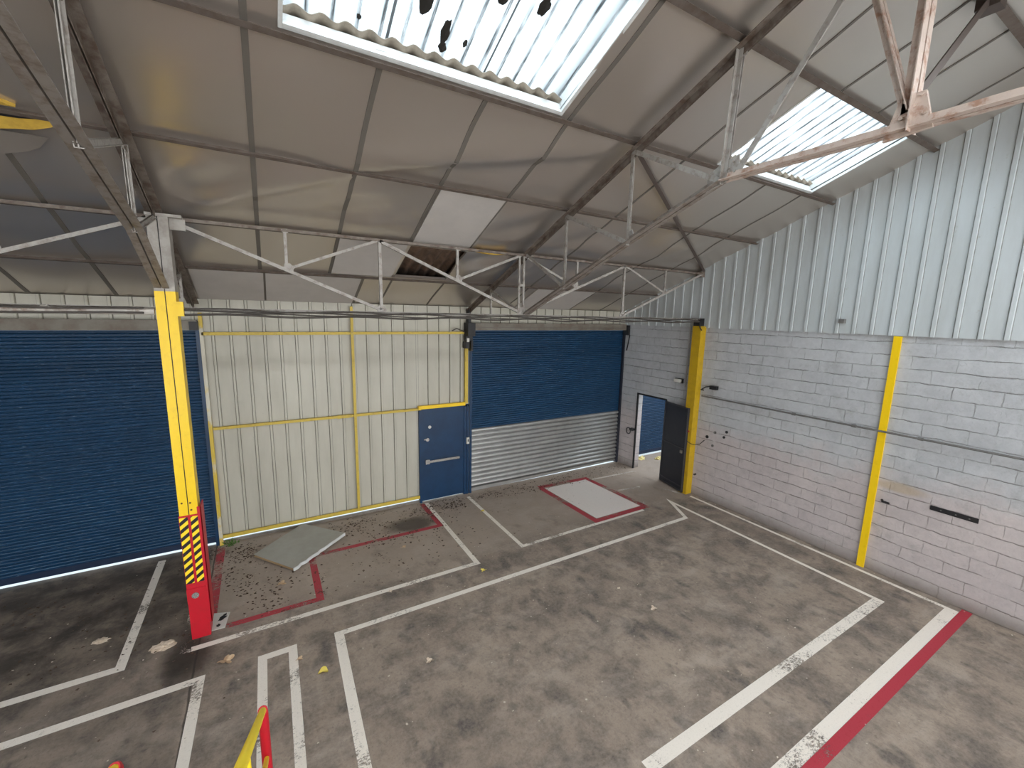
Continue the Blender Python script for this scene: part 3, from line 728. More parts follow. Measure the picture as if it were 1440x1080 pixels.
# ------------------------------------------------------------------ the yellow column
c = thing('steel_column', 'tall yellow steel column with a red hazard striped foot', 'column', None, (-.9, 6.15, 0))
X0, X1, Y0, Y1 = -1.0, -.815, 6.05, 6.25
def colsec(mb, z0, z1, e=0):
    xm = (X0 + X1) / 2; g_ = .005
    mb.box((X0 - e, Y0 - e, z0), (xm - g_, Y1 + e, z1)); mb.box((xm + g_, Y0 - e, z0), (X1 + e, Y1 + e, z1))
mb = MB(); colsec(mb, 4.27, 5.08); mb.box((X0 - .01, Y0 - .01, 5.06), (X1 + .12, Y1 + .02, 5.09)); mb.box((X1, 6.12, 4.94), (X1 + .14, 6.18, 5.06))
part('column_head', mb, mat('grey_white_column', (.42, .40, .37), .7, 0, 8, (.26, .23, .2), .7), c, label='unpainted grey head of the column')
mb = MB(); colsec(mb, 1.64, 4.27); part('yellow_shaft', mb, YEL, c)
part('seam', MB().box(((X0 + X1) / 2 - .005, Y0 + .012, 1.64), ((X0 + X1) / 2 + .005, Y1 - .01, 5.06)), BLK, c)
for x, z in ((-.965, 1.80), (-.885, 1.79), (-.88, 1.70)): part('bolt_hole', MB().tube([(x, Y0 - .003, z), (x, Y0 + .01, z)], .011, 8), mat('brown_hole', (.12, .05, .02), .8), c)

mb = MB(); mb.box((X0 - .008, Y0 - .008, 0), (X1 + .002, Y1, 1.64)); mb.box((X0 + .085, Y0 - .012, .75), (X1 - .082, Y0, 1.63)); part('red_foot', mb, RED, c)
for a, b in ((X0 - .004, X0 + .078), (X0 + .105, X1 - .008)):
    mb = MB(); mb.box((a, Y0 - .013, .76), (b, Y0 - .006, 1.62)); part('hazard_strip', mb, HAZ, c)
mb = MB(); mb.box((X1 - .01, Y0 - .012, .18), (X1 + .03, Y0 + .004, 1.73)); mb.box((X1 + .02, Y0 - .012, .18), (X1 + .032, Y1 + .01, 1.73)); part('guard_angle', mb, RED, c)
mb = MB(); mb.box((X0 - .01, Y0 - .02, .50), (X1 + .01, Y0 - .006, .69)); part('guard_plate', mb, RED, c)
mb = MB(); mb.tube([(-.925, Y0 - .035, .60), (-.925, Y0 - .018, .60)], .038, 14); part('bolt_cap', mb, CHR, c, label='round grey bolt cap')
mb = MB(); mb.box((X1, 6.03, 4.0), (X1 + .06, 6.10, 4.16)); part('cable_clip', mb, YEL, c)

# ------------------------------------------------------------------ right wall posts and fittings
def post(x0, y0, x1, y1, z1, lab, m_, z0=0.):
    return solo('steel_post', MB().box((x0, y0, z0), (x1, y1, z1)), m_, lab, 'post')
o = post(8.36, 6.06, 8.548, 6.27, 3.93, 'wide ochre yellow post on the block wall behind the open dark door', YEL_D)
o = post(8.515, 2.655, 8.546, 2.755, 3.89, 'slim bright yellow post let into the white block wall', YEL)
mb = MB().box((8.36, 6.10, 3.93), (8.51, 6.26, 4.10)).box((8.33, 6.08, 3.97), (8.46, 6.2, 4.02)).tube([(8.34, 6.1, 4.03), (8.31, 6.05, 3.90), (8.35, 6.03, 3.84)], .012, 8)
solo('post_cap_bracket', mb, BLK, 'black bracket where the girder lands on the wide yellow post', 'bracket')
mb = MB().box((8.40, 6.20, 5.0), (8.51, 6.34, 5.12)); solo('purlin_bracket', mb, STEEL_D, 'dark steel bracket at the gable where the wind brace ends', 'bracket')
solo('conduit', MB().tube([(8.496, 5.98, 2.37), (8.496, 2.0, 2.37), (8.496, -2, 2.37)], .016, 10).tube([(8.496, 4.0, 2.37), (8.496, 4.06, 2.37)], .026, 8).tube([(8.496, 3.05, 2.37), (8.496, 3.11, 2.37)], .026, 8).tube([(8.496, 2.2, 2.37), (8.496, 2.26, 2.37)], .024, 8),
     GREYP, 'grey conduit running level along the white block wall', 'conduit', smooth=True)
solo('wall_hook', MB().tube([(8.54, 5.98, 2.50), (8.44, 5.97, 2.52), (8.42, 5.85, 2.60), (8.48, 5.78, 2.62)], .014, 8).box((8.45, 5.62, 2.56), (8.54, 5.78, 2.64)), BLK, 'small dark bent bracket on the block wall above the conduit end', 'bracket')
mb = MB().box((8.538, 1.49, 1.325), (8.552, 2.0, 1.395))
r = solo('metal_strip', mb, BLK, 'black perforated metal strip fixed on the white block wall', 'metal strip')
for y in (1.58, 1.72, 1.88): MB().tube([(8.535, y, 1.36), (8.54, y, 1.36)], .010, 8).build('bolt_head', GREYP, r)
solo('gable_socket', MB().box((8.44, 3.42, 4.07), (8.52, 3.50, 4.14)), GREYP, 'small grey box on the gable sheeting above the block wall', 'box')
solo('wall_hook', MB().tube([(8.55, 2.57, 1.245), (8.50, 2.55, 1.24), (8.50, 2.46, 1.235)], .018, 8), BLK, 'small black hook on the wall right of the slim yellow post', 'hook')
labs = [('dark stain of a removed fixing on the block wall, upper left one', 5.60, 1.60, .030, GREYP), ('small black socket on the block wall, upper right of the cluster', 5.33, 1.68, .030, BLK), ('small black socket directly below the upper right one', 5.38, 1.55, .028, BLK),
        ('dark round fixing nearest the wide yellow post', 5.78, 1.46, .036, BLK), ('dark fixing lowest of the cluster on the block wall', 5.63, 1.29, .028, GREYP)]
for lab, y, z, s, m_ in labs:
    solo('wall_socket', MB().tube([(8.552, y, z), (8.535, y, z)], s, 12), m_, lab, 'socket', 'small fixings on the block wall right of the wide yellow post')
pts = [(8.36 + .0 * t, 6.13 - .0 * t, 1.28) for t in (0,)]
solo('hanging_wire', MB().tube([(8.34, 6.2, 1.31), (8.345, 6.05, 1.25), (8.36, 5.98, 1.24), (8.50, 5.92, 1.25), (8.545, 5.84, 1.36)], .008, 8), BLK, 'thin dark wire slung across the wide yellow post to the wall', 'wire', smooth=True)
solo('red_button', MB().tube([(8.36, 6.13, 1.52), (8.345, 6.13, 1.52)], .022, 12), mat('dark_red_button', (.35, .03, .02), .5), 'small dark red button on the wide yellow post', 'button')
mb = MB().tube([(8.548, 5.98, .5), (8.49, 5.98, .5)], .02, 10); solo('wall_stub', mb, BLK, 'dark stub low on the wall beside the wide yellow post foot', 'bracket')
r = thing('bulkhead_light', 'small white bulkhead light on the block wall above the dark door', 'light', None, (8.55, 6.62, 2.62))
part('lamp_base', MB().box((8.50, 6.53, 2.57), (8.548, 6.74, 2.68)), BLK, r)
bevel(part('lamp_cover', MB().box((8.42, 6.54, 2.585), (8.50, 6.72, 2.67)), PLW, r), .02)
solo('conduit', MB().tube([(8.525, 6.46, 2.5), (8.525, 6.46, 3.9)], .014, 8), mat('pale_conduit', (.4, .39, .38), .6), 'thin pale conduit rising beside the wide yellow post above the dark door', 'conduit')
pts = [(8.50, 8.12 + .075 * math.cos(a), 1.02 + .085 * math.sin(a)) for a in [2 * PI * i / 20 for i in range(21)]]
mb = MB().tube(pts, .012, 8).box((8.45, 7.94, 1.06), (8.548, 8.04, 1.12)).tube([(8.5, 8.06, 1.1), (8.5, 7.98, 1.09)], .012, 8)
solo('hose_loop', mb, BLK, 'black hose loop hanging on the wall left of the open doorway', 'hose', smooth=True)
solo('corner_bracket', MB().box((8.43, 8.30, 3.62), (8.50, 8.45, 3.88)).tube([(8.5, 8.3, 3.62), (8.48, 8.32, 3.40), (8.54, 8.42, 3.2)], .014, 8), BLK, 'black bearing bracket at the right end of the right shutter casing', 'bracket')

# open dark steel door
r = bpy.data.objects.new('door_2', None); COL.objects.link(r); r['kind'] = 'structure'
hx, hy, fx, fy_ = 8.53, 6.97, 8.34, 6.15
dv = Vector((fx - hx, fy_ - hy, 0)); Ld = dv.length; dv.normalize(); nv = Vector((-dv.y, dv.x, 0)); nv = nv if nv.x < 0 else -nv
def dbox(mb, a0, a1, z0, z1, n0, n1):
    vs = [Vector((hx, hy, 0)) + dv * a + nv * n_ + Vector((0, 0, z)) for z in (z0, z1) for a, n_ in ((a0, n0), (a1, n0), (a1, n1), (a0, n1))]
    mb.add(vs, [(0, 3, 2, 1), (4, 5, 6, 7), (0, 1, 5, 4), (1, 2, 6, 5), (2, 3, 7, 6), (3, 0, 4, 7)])
mb = MB(); dbox(mb, 0, Ld, .02, 2.06, -.02, .015); mb.build('door_leaf', DKD, r, kind='structure')
mb = MB()
for z0, z1 in ((.03, .06), (.14, .165), (1.06, 1.085), (2.03, 2.06)): dbox(mb, 0, Ld, z0, z1, .015, .028)
dbox(mb, 0, .03, .02, 2.06, .015, .028); dbox(mb, Ld - .03, Ld, .02, 2.06, .015, .028)
mb.build('door_rail', mat('dark_grey_edge', (.045, .045, .05), .4), r, kind='structure')
mb = MB(); dbox(mb, Ld - .14, Ld - .08, .96, 1.03, .015, .05); mb.build('door_latch', mat('worn_latch', (.28, .26, .22), .4, .5), r, kind='structure')
mb = MB().box((WX - .01, 7.90, 0), (WX + .03, 7.935, 2.1)).box((WX - .01, 6.965, 2.07), (WX + .03, 7.935, 2.11)).box((WX - .01, 6.955, 0), (WX + .03, 6.985, 2.1))
mb.build('door_frame', BLK, r, kind='structure')

# ------------------------------------------------------------------ back wall: yellow rails and posts
ry = D - .035
def rail(name, a, b, w, d, lab, m_=YEL_P, cat='rail'):
    return solo(name, MB().box((a[0], ry - d, a[1]), (b[0], ry, b[1])), m_, lab, cat)
rail('wall_rail', (-.86, 3.66), (3.74, 3.71), 0, .05, 'upper yellow rail running across the cream wall panel')
mb = MB().box((-.82, ry - .05, 2.075), (1.12, ry, 2.12)).box((1.12, ry - .06, 2.068), (1.38, ry, 2.127)).box((1.38, ry - .05, 2.075), (2.76, ry, 2.12))
for x in (1.15, 1.20, 1.30, 1.35): mb.tube([(x, ry - .07, 2.1), (x, ry - .055, 2.1)], .012, 6)
solo('wall_rail', mb, YEL_P, 'middle yellow rail with a bolted splice crossing the cream wall panel', 'rail')
solo('wall_rail', MB().box((-.86, ry - .025, .108), (2.72, ry, .172)), YEL_P, 'bottom yellow rail along the foot of the cream wall panel', 'rail')
solo('wall_post', MB().box((1.42, ry - .07, .17), (1.468, ry - .05, 4.18)).box((1.435, ry - .05, .17), (1.453, ry, 4.18)), YEL_P, 'yellow upright dividing the cream wall panel in two', 'post')
o = solo('wall_post', MB().box((-.885, ry - .05, 0), (-.835, ry + .03, 4.02)), mat('worn_yellow_post', (.60, .43, .05), .5, 0, 1.1, (.58, .56, .48), .95, lo=.5, hi=.56), 'worn yellow upright between the left shutter and the cream panel', 'post')
solo('wall_post', MB().box((3.76, ry - .05, 2.13), (3.83, ry, 3.50)), YEL_P, 'short yellow upright above the right edge of the blue door', 'post')
solo('door_lintel', MB().box((2.70, ry - .07, 2.095), (3.76, ry, 2.165)), YEL, 'bright yellow steel lintel above the blue door', 'lintel')
mb = MB().box((3.73, D - .20, 3.52), (3.885, D - .07, 3.62)).box((3.75, D - .26, 3.62), (3.92, D - .04, 3.90)).box((3.72, D - .22, 3.36), (3.80, D - .05, 3.50)).box((3.84, D - .22, 3.30), (3.885, D - .07, 3.52)).box((3.80, D - .16, 3.88), (3.86, D - .04, 4.2))
r = solo('shutter_gear', mb, BLK, 'black winding gear at the left end of the right shutter casing', 'gear')
MB().box((3.735, D - .235, 3.50), (3.79, D - .22, 3.58)).build('gear_label_plate', PLW, r)
solo('cable_loop', MB().tube([(3.45, ry - .06, 3.73), (3.55, ry - .07, 3.78), (3.66, ry - .08, 3.74), (3.74, ry - .09, 3.70)], .012, 8), CABLE, 'short dark cable leading into the black shutter gear', 'cable', smooth=True)
r = thing('light_switch', 'white switch box on the blue frame right of the blue door', 'switch', None, (3.83, D - .07, 1.28))
bevel(part('switch_box', MB().box((3.80, D - .10, 1.20), (3.865, D - .058, 1.35)), PLW, r)); part('rocker', MB().box((3.82, D - .106, 1.25), (3.845, D - .10, 1.31)), BLK, r)

# blue personnel door
r = bpy.data.objects.new('door_1', None); COL.objects.link(r); r['kind'] = 'structure'
def dp(name, mb, m_): return mb.build(name, m_, r, kind='structure')
dp('door_frame', MB().box((2.72, D - .06, 0), (2.77, D + .04, 2.1)).box((3.75, D - .06, 0), (3.87, D + .04, 2.1)).box((2.72, D - .06, 2.06), (3.87, D + .04, 2.10)), BLUE_D)
dp('frame_rib', MB().box((3.815, D - .075, .0), (3.835, D - .06, 2.1)), BLUE_D)
dp('door_leaf', MB().box((2.77, D - .04, .03), (3.75, D + .02, 2.06)), BLUE_D)
dp('push_bar', MB().box((2.93, D - .115, .90), (3.62, D - .075, .95)), CHR)
dp('bar_bracket', MB().box((2.84, D - .11, .875), (2.93, D - .04, .975)).box((3.56, D - .08, .91), (3.60, D - .04, .945)), CHR)
dp('lock_knob', MB().tube([(2.89, D - .04, 1.42), (2.89, D - .10, 1.42)], .038, 14).box((2.82, D - .08, 1.41), (2.89, D - .06, 1.435)), CHR)
dp('lock_disc', MB().tube([(2.955, D - .04, 1.68), (2.955, D - .055, 1.68)], .034, 16), PLW)

# ------------------------------------------------------------------ roller shutters
def slats(mb, x0, x1, z0, z1, y, kind, mi=0):
    pitch = .1045 if kind == 'galv' else .1; n = round((z1 - z0) / pitch); pitch = (z1 - z0) / n; pts = []
    for i in range(n):
        z = z1 - i * pitch
        if kind == 'galv': prof = [(0, .0), (.12, -.018), (.28, -.034), (.45, -.040), (.62, -.032), (.78, -.012), (.90, .003)]
        else: prof = [(0, 0), (.06, -.016), (.14, -.020), (.40, -.014), (.48, .002), (.56, -.014), (.64, -.019), (.92, -.014)]
        pts += [(z - a * pitch, y + d) for a, d in prof]
    pts.append((z0, y))
    k = len(pts)
    vs = [(x0, b, a) for a, b in pts] + [(x1, b, a) for a, b in pts] + [(x0, y + .02, z0), (x1, y + .02, z0), (x0, y + .02, z1), (x1, y + .02, z1)]
    fs = [(i, i + 1, k + i + 1, k + i) for i in range(k - 1)] + [(2 * k, 2 * k + 1, 2 * k + 3, 2 * k + 2), (k - 1, 2 * k, 2 * k + 1, 2 * k - 1)]
    mb.add(vs, fs)
def shutter(x0, x1, label, galv=None, gap=.035, tilt=0., y=D):
    r = thing('roller_shutter', label, 'roller shutter', None, ((x0 + x1) / 2, y, 0))
    zt = 3.74; zb = gap + .09
    mb = MB(); slats(mb, x0 + .04, x1 - .04, galv or zb, zt, y + .02, 'blue'); part('slat_curtain', mb, BLUE_S, r)
    if galv:
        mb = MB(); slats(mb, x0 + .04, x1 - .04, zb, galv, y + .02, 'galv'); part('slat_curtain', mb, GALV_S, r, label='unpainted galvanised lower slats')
    mb = MB(); vs = [(a, b, c_) for a, t in ((x0 + .04, 0), (x1 - .04, tilt)) for b in (y + .0, y + .035) for c_ in (gap + t, zb + .01)]
    mb.add(vs, [(0, 1, 3, 2), (4, 6, 7, 5), (0, 4, 5, 1), (2, 3, 7, 6), (0, 2, 6, 4), (1, 5, 7, 3)]); part('bottom_bar', mb, GALV_S if galv else mat('dark_blue_bar', (.012, .025, .06), .4), r)
    for a in (x0, x1 - .05): part('guide_rail', MB().box((a, y - .06, 0), (a + .05, y + .06, zt)), BLUE_D if a == x0 or not galv else mat('dark_guide', (.015, .018, .03), .5), r)
    return r
shutter(-5.9, -.89, 'wide blue roller shutter behind the yellow column', None, .045)
part_ = thing('shutter_casing', 'brown-grey casing beam over the wide blue shutter', 'casing', None, (-3.4, D, 3.8))
part('casing', MB().box((-6.1, D - .16, 3.745), (-.90, D - .032, 3.90)), HEADB, part_)
part('end_plate', MB().box((-1.0, D - .18, 3.745), (-.89, D - .03, 3.88)), BLK, part_)
shutter(3.89, 8.52, 'roller shutter with blue upper slats and bare galvanised lower half', 1.50, .002, .04)
part_ = thing('shutter_casing', 'grey casing beam over the half galvanised shutter', 'casing', None, (6.2, D, 3.8))
part('casing', MB().box((3.92, D - .17, 3.745), (8.42, D - .032, 3.90)), HEADB, part_)
part('casing_seam', MB().box((3.92, D - .18, 3.80), (8.42, D - .17, 3.812)), STRIP, part_)

# neighbouring hall through the open doorway
shutter(8.98, 13.2, 'blue shutter of the next hall seen through the open doorway', None, .02, y=8.62)
struct('wall_far', MB().box((8.75, 8.70, 0), (9.0, 8.8, 3.9)).box((13.2, 8.6, 0), (14.5, 8.8, 3.9)).box((14.4, 2, 0), (14.5, 8.7, 3.9)).box((8.75, 2, 0), (14.5, 2.1, 3.9)), CONC)
def crumple(name, x, y, r0, m_, lab, cat, seed, h=.6, z=0.):
    mb = MB(); nu, nv_ = 18, 9; vs = []; fs = []
    for j in range(nv_ + 1):
        ph = PI / 2 * j / nv_
        for i in range(nu):
            a = 2 * PI * i / nu; p = Vector((math.cos(a) * math.cos(ph), math.sin(a) * math.cos(ph), math.sin(ph)))
            k = r0 * (1 + .55 * noise.noise(p * 2.6 + Vector((seed, 0, 0))) + .2 * noise.noise(p * 6 + Vector((seed, 5, 0))))
            vs.append((x + p.x * k * 1.3, y + p.y * k * .8, z + max(0, p.z * k * h)))
    for j in range(nv_):
        for i in range(nu): fs.append((j * nu + i, j * nu + (i + 1) % nu, (j + 1) * nu + (i + 1) % nu, (j + 1) * nu + i))
    return solo(name, mb.add(vs, fs), m_, lab, cat, smooth=False)
crumple('crumpled_rag', 9.33, 8.33, .085, RAG, 'pale yellow crumpled rag by the left jamb beyond the doorway', 'rag', 1, 1.0)
crumple('crumpled_rag', 9.78, 8.10, .085, RAG, 'pale yellow crumpled rag beside the open dark door leaf', 'rag', 4, .9)

# ------------------------------------------------------------------ floor markings
def marking(pts, w, m_, lab, closed=False, z=.0022, fill=False):
    """mitred painted line through the given floor points"""
    mb = MB()
    if fill: mb.add([(x, y, z) for x, y in pts], [tuple(range(len(pts)))])
    else:
        P = [Vector((x, y, 0)) for x, y in pts]; n = len(P); L_ = []; R2 = []
        ws = list(w) if isinstance(w, (list, tuple)) else [w] * (n - 1)
        dirs = [(P[i + 1] - P[i]).normalized() for i in range(n - 1)]; nor = [Vector((-d.y, d.x, 0)) for d in dirs]
        for i in range(n):
            for lst, sg in ((L_, 1), (R2, -1)):
                if i in (0, n - 1): k = 0 if i == 0 else n - 2; lst.append(P[i] + nor[k] * sg * ws[k] / 2); continue
                a = P[i] + nor[i - 1] * sg * ws[i - 1] / 2; b = P[i] + nor[i] * sg * ws[i] / 2; d1, d2 = dirs[i - 1], dirs[i]
                cr = d1.x * d2.y - d1.y * d2.x
                t = ((b.x - a.x) * d2.y - (b.y - a.y) * d2.x) / cr if abs(cr) > .05 else 0
                lst.append(a + d1 * max(-.3, min(.3, t)))
        vs = [(v.x, v.y, z) for v in L_ + R2]; mb.add(vs, [(i, i + 1, n + i + 1, n + i) for i in range(n - 1)])
    o = solo('floor_marking', mb, m_, lab, 'floor marking'); return o
marking([(-1.08, 6.6), (-1.08, 5.86), (-.99, 5.84)], .06, WHITE_FAINT, 'short faint white line curling round the column foot')
marking([(-1.0, 5.86), (2.84, 5.86), (2.84, 8.42)], .085, WHITE_LINE, 'white line from the column foot turning toward the blue door')
marking([(3.78, 8.30), (3.78, 5.95), (6.85, 5.96)], .075, WHITE_LINE, 'thin white line from the right shutter edge turning right below the white rectangle')
marking([(.49, .9), (.60, 5.28), (7.36, 5.28), (7.72, 5.97), (7.70, 2.16), (2.80, 2.17)], [.11, .085, .075, .07, .13], WHITE_LINE, 'large white bay outline filling the middle of the floor')
marking([(8.38, 5.95), (8.38, 1.54), (2.5, 1.54)], [.07, .135], WHITE_LINE, 'white line following the block wall and turning at the red stripe')
marking([(8.54, 1.415), (2.4, 1.415)], .11, RED_STRONG, 'broad red stripe beside the white line in the lower right', z=.0026)
marking([(7.05, 6.98), (7.70, 6.90), (6.98, 6.03)], .07, WHITE_FAINT, 'faded white chevron right of the white rectangle')
marking([(6.9, 7.80), (8.45, 7.72)], .07, WHITE_FAINT, 'faded white line leading to the open doorway')
marking([(8.15, 6.6), (8.30, 6.15)], .08, WHITE_FAINT, 'short faded white dash at the foot of the dark door leaf')
marking([(5.60, 7.87), (6.84, 7.87), (6.93, 6.13), (5.68, 6.13)], 0, WHITE_PAD, 'solid white painted rectangle in front of the half galvanised shutter', fill=True, z=.003)
marking([(5.50, 8.0), (6.9, 7.93), (7.02, 6.05), (5.6, 6.05), (5.52, 7.95)], .13, RED_LINE, 'worn red border around the white rectangle')
marking([(-.66, 6.12), (.47, 6.12), (.47, 7.35), (2.76, 7.35), (2.74, 8.42)], .10, RED_LINE, 'worn red outline stepping between the column foot and the blue door')
marking([(-.84, 6.3), (-.86, 8.35)], .12, RED_LINE, 'faded red line behind the column foot')
marking([(-1.66, 8.35), (-1.66, 5.90), (-7, 5.86)], .10, WHITE_LINE, 'white line left of the column turning along the wide shutter')
marking([(-7, 5.25), (-.86, 5.29), (-.90, 3.2)], .10, WHITE_LINE, 'white line at the lower left turning toward the staircase')
marking([(-.26, 2.5), (-.25, 5.30), (.07, 5.30), (.03, 2.5)], .095, WHITE_LINE, 'narrow white U shape behind the stair newel')
marking([(3.2, 4.72), (5.5, 4.70)], .05, m_paint('ghost_white_paint', (.45, .41, .37), .20), 'ghost of an old white line inside the large bay')

# ------------------------------------------------------------------ loose things on the floor
r = thing('insulation_panel', 'grey-green insulation panel lying askew on the floor by the cream wall', 'panel', None, (.3, 7.8, 0))
q = [Vector((-.36, 7.72, .03)), Vector((.18, 7.02, .012)), Vector((1.05, 7.72, .05)), Vector((.42, 8.40, .07))]
mb = MB(); th = Vector((0, 0, .045)); ins = Vector((0, 0, 0))
mb.add([p_ + th * .12 for p_ in q] + [p_ + th for p_ in q], [(0, 1, 2, 3), (4, 7, 6, 5), (0, 4, 5, 1), (1, 5, 6, 2), (2, 6, 7, 3), (3, 7, 4, 0)]); part('foam_core', mb, FOAM, r)
cx = sum(q, Vector()) / 4
mb = MB(); qq = [cx + (p_ - cx) * 1.01 for p_ in q]
mb.add([p_ + th * 1.01 for p_ in qq] + [p_ + th * 1.12 for p_ in qq], [(0, 1, 2, 3), (4, 7, 6, 5), (0, 4, 5, 1), (1, 5, 6, 2), (2, 6, 7, 3), (3, 7, 4, 0)]); part('facing', mb, PANELM, r)
mb = MB(); pts = [q[1].lerp(q[2], i / 14) + th * .6 + Vector((.012 * math.sin(i * 2.3), -.015 + .01 * math.sin(i * 3.7), 0)) for i in range(15)]
mb.sweep(pts, [(-.022, -.008), (.026, -.008), (.026, .01), (-.022, .01)], side=(0, 0, 1)); part('torn_edge', mb, WHT, r, label='torn white foil edge')
r = thing('white_plate', 'small white sheet with black smudges on the floor at the column foot', 'plate', None, (-.75, 6.25, 0))
q = [(-.865, 6.10), (-.67, 6.09), (-.63, 6.40), (-.83, 6.47)]
mb = MB().add([(x, y, .004) for x, y in q] + [(x, y, .010) for x, y in q], [(0, 3, 2, 1), (4, 5, 6, 7), (0, 1, 5, 4), (1, 2, 6, 5), (2, 3, 7, 6), (3, 0, 4, 7)]); part('sheet', mb, PLW, r)
for x, y, s in ((-.70, 6.33, .035), (-.73, 6.29, .028), (-.75, 6.17, .025), (-.68, 6.37, .02)):
    mb = MB(); pts = [(x + s * (1 + .5 * math.sin(i * 2.1 + x * 50)) * math.cos(2 * PI * i / 10), y + s * 1.2 * (1 + .4 * math.cos(i * 3.3)) * math.sin(2 * PI * i / 10)) for i in range(10)]
    mb.add([(a, b, .0112) for a, b in pts], [tuple(range(10))]); part('smudge', mb, BLK, r)

def leaf(x, y, s, rot, m_, lab, lobes=5, group=None):
    mb = MB(); n = 30; vs = [(x, y, .012 * s / .06)]
    for i in range(n):
        a = 2 * PI * i / n; rr = s * (.55 + .45 * abs(math.cos(lobes * a / 2)) ** .7) * (1 + .15 * math.sin(3 * a + rot))
        vs.append((x + rr * math.cos(a + rot), y + rr * .8 * math.sin(a + rot), .004 + .012 * (1 + math.sin(2 * a + rot)) * s / .06))
    mb.add(vs, [(0, 1 + i, 1 + (i + 1) % n) for i in range(n)])
    return solo('dead_leaf', mb, m_, lab, 'leaf', group)
leaf(-.62, 5.45, .085, .3, LEAFM, 'brown lobed leaf near the corner of the white line right of the column')
leaf(.35, 4.74, .06, 1.2, LEAFY, 'bright yellow leaf inside the large white bay near its left line', 1)
leaf(1.47, 4.30, .05, 2, LEAFP, 'pale cream leaf lying left of centre inside the large white bay')
leaf(.13, 5.07, .04, .8, LEAFM, 'small tan leaf touching the right arm of the narrow white U')
leaf(1.38, 5.80, .04, .2, LEAFP, 'tiny pale leaf just beside the long white line right of the column')
leaf(2.84, 5.62, .05, 2.4, LEAFY, 'small yellowish leaf below the corner of the white line near the middle')
leaf(4.56, 3.64, .06, 1.4, LEAFP, 'pale leaf scrap right of centre inside the large white bay')
leaf(4.44, 4.22, .035, .4, LEAFP, 'tiny pale scrap right of centre near the far line of the large bay')
leaf(3.75, 7.5, .05, .6, LEAFY, 'yellow leaf on the thin white line near the right shutter')
leaf(.0, 6.75, .07, 1.1, LEAFM, 'brown curled leaf inside the red outline right of the column foot')
leaf(1.9, 6.9, .05, .4, LEAFM, 'small brown leaf in the middle of the step of the red outline')
leaf(2.1, 2.35, .06, 1.9, LEAFY, 'yellow torn leaf near the bottom edge, left of the large bay corner')
crumple('crumpled_leaf', -1.30, 6.08, .10, LEAFP, 'big pale crumpled leaf just left of the column foot', 'leaf', 7, .35)
crumple('crumpled_leaf', -1.98, 6.55, .06, LEAFP, 'pale crumpled leaf between the white line and the wide shutter', 'leaf', 9, .3)

def scatter(name, m_, lab, cat, areas, seed, smin, smax, kindl=4):
    random.seed(seed); mb = MB()
    for (cx, cy, sx, sy, cnt) in areas:
        for _ in range(cnt):
            x = random.gauss(cx, sx); y = random.gauss(cy, sy)
            if name == 'leaf_litter' and noise.noise(Vector((x * 2.2, y * 2.6, 1.7))) < random.uniform(-.35, .30): continue
            if -.45 < x < 1.1 and 6.95 < y < 8.45 and kindl and abs((x - .35)) + abs(y - 7.72) < .75: continue
            if -.9 < x < -.6 and 6.05 < y < 6.5: continue
            if y > 8.44 or x > 8.5 or (-1.02 < x < -.8 and 6 < y < 6.28): continue
            s = random.uniform(smin, smax); a = random.uniform(0, 2 * PI); k = random.choice((3, 4, 5)); z = .004
            pts = [(x + s * random.uniform(.5, 1) * math.cos(a + 2 * PI * i / k), y + s * random.uniform(.3, .9) * math.sin(a + 2 * PI * i / k), z + random.uniform(0, s * .5)) for i in range(k)]
            mb.add(pts, [tuple(range(k))])
    o = solo(name, mb, m_, lab, cat); o['kind'] = 'stuff'; return o
scatter('leaf_litter', LIT, 'dark dead leaf litter blown along the foot of the back wall', 'leaf litter',
        [(-.5, 8.1, .35, .25, 520), (.2, 7.8, .8, .4, 360), (1.3, 8.2, .5, .15, 460), (3.2, 8.15, .35, .2, 700), (2.4, 7.6, .6, .5, 360), (1.6, 7.0, 1.2, .6, 420), (4.4, 8.2, .3, .12, 220), (6.0, 8.05, .6, .12, 260), (5.4, 8.2, 1.0, .15, 300), (7.6, 8.2, .5, .18, 300), (4.6, 8.1, .8, .2, 180),
         (1.0, 7.0, 1.2, .5, 260), (-.2, 6.5, .5, .25, 240), (-2.2, 7.4, .9, .7, 420), (-1.3, 6.3, .4, .6, 160), (-.6, 7.2, .15, .5, 120)], 3, .008, .030)
scatter('pale_debris', GRIT, 'pale crumbs and flakes scattered over the concrete floor', 'debris',
        [(1.5, 5.5, 2.5, 1.5, 120), (4.5, 4.0, 2.0, 1.3, 110), (7.9, 8.1, .4, .2, 130), (-2.4, 5.5, 1.0, 1.2, 70), (-.4, 7.6, .6, .5, 60), (5.5, 7.0, 1.5, .6, 60), (4, 2.2, 2, .6, 50), (8.4, 4.5, .05, 2, 60)], 8, .006, .02)
r = thing('weed', 'small green weed growing at the foot of the worn yellow upright', 'plant', None, (-.78, 8.42, 0))
random.seed(5)
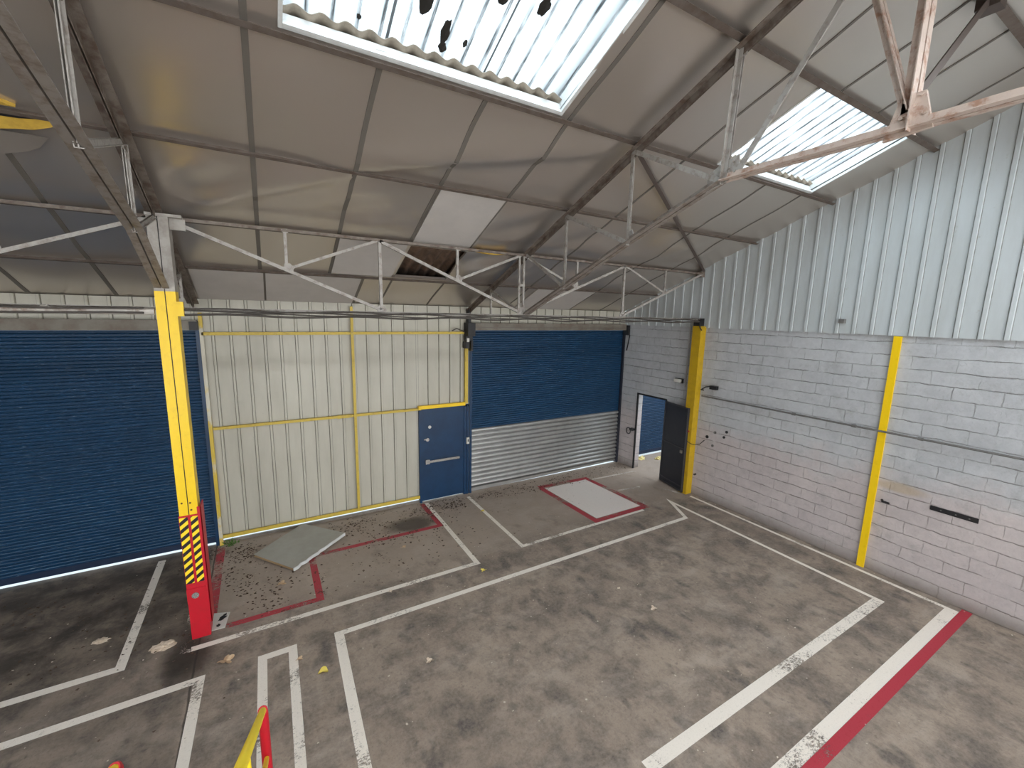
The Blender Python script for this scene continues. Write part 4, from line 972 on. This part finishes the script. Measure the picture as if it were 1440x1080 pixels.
for k in range(34):
    a = random.uniform(0, 2 * PI); rr = random.uniform(.01, .13); x = -.74 + rr * math.cos(a) * 1.2; y = 8.36 + rr * math.sin(a) * .5; z = random.uniform(.02, .11); s = random.uniform(.02, .035); b = random.uniform(0, PI)
    mb = MB().add([(x - s * math.cos(b), y - s * math.sin(b), z), (x + s * .4 * math.sin(b), y - s * .4 * math.cos(b), z + .01), (x + s * math.cos(b), y + s * math.sin(b), z + .012), (x - s * .4 * math.sin(b), y + s * .4 * math.cos(b), z + .01)], [(0, 1, 2, 3)])
    mb.tube([(-.75, 8.37, 0), (x, y, z)], .002, 4)
    if k == 0: acc = MB()
    acc.add(mb.v, mb.f)
part('foliage', acc, PLANT, r, kind='stuff')

# ------------------------------------------------------------------ staircase up to the viewing platform
r = thing('staircase', 'steel stair with yellow handrails and red newel posts at the bottom edge', 'staircase', None, (-.62, 3.2, 0))
hz = lambda y: .985 + (3.45 - y) * .77
for x in (-.19, -1.06):
    part('newel_post', MB().tube([(x, 3.45, 0), (x, 3.45, .96)], .036, 14).tube([(x, 3.45, .955), (x, 3.44, .985), (x, 3.41, 1.01)], .034, 14), RED, r, True)
    part('handrail', MB().tube([(x, 3.44, hz(3.44) - .01), (x, .6, hz(.6))], .025, 14), mat('bright_handrail_yellow', (1., .74, .02), .45), r, True)
    part('mid_rail', MB().tube([(x, 3.42, .56), (x, .6, hz(.6) - .45)], .018, 10), YEL, r, True)
    for y in (1.95, .75):
        part('baluster', MB().tube([(x, y, hz(y) - .9), (x, y, hz(y) - .02)], .022, 10), MATS['bright_handrail_yellow'], r, True)
    part('stringer', MB().bar((x, 3.30, .10), (x, .55, .10 + 2.75 * .77), .2, .012, (0, 0, 1)), YEL, r)
for k in range(11):
    y = 3.15 - k * .235; z = .18 + k * .181
    part('tread', MB().box((-1.05, y - .13, z - .02), (-.20, y + .13, z)), TREAD, r)
struct('platform_floor', MB().box((-1.2, -1.0, 2.2), (.35, .35, 2.3)), TREAD)
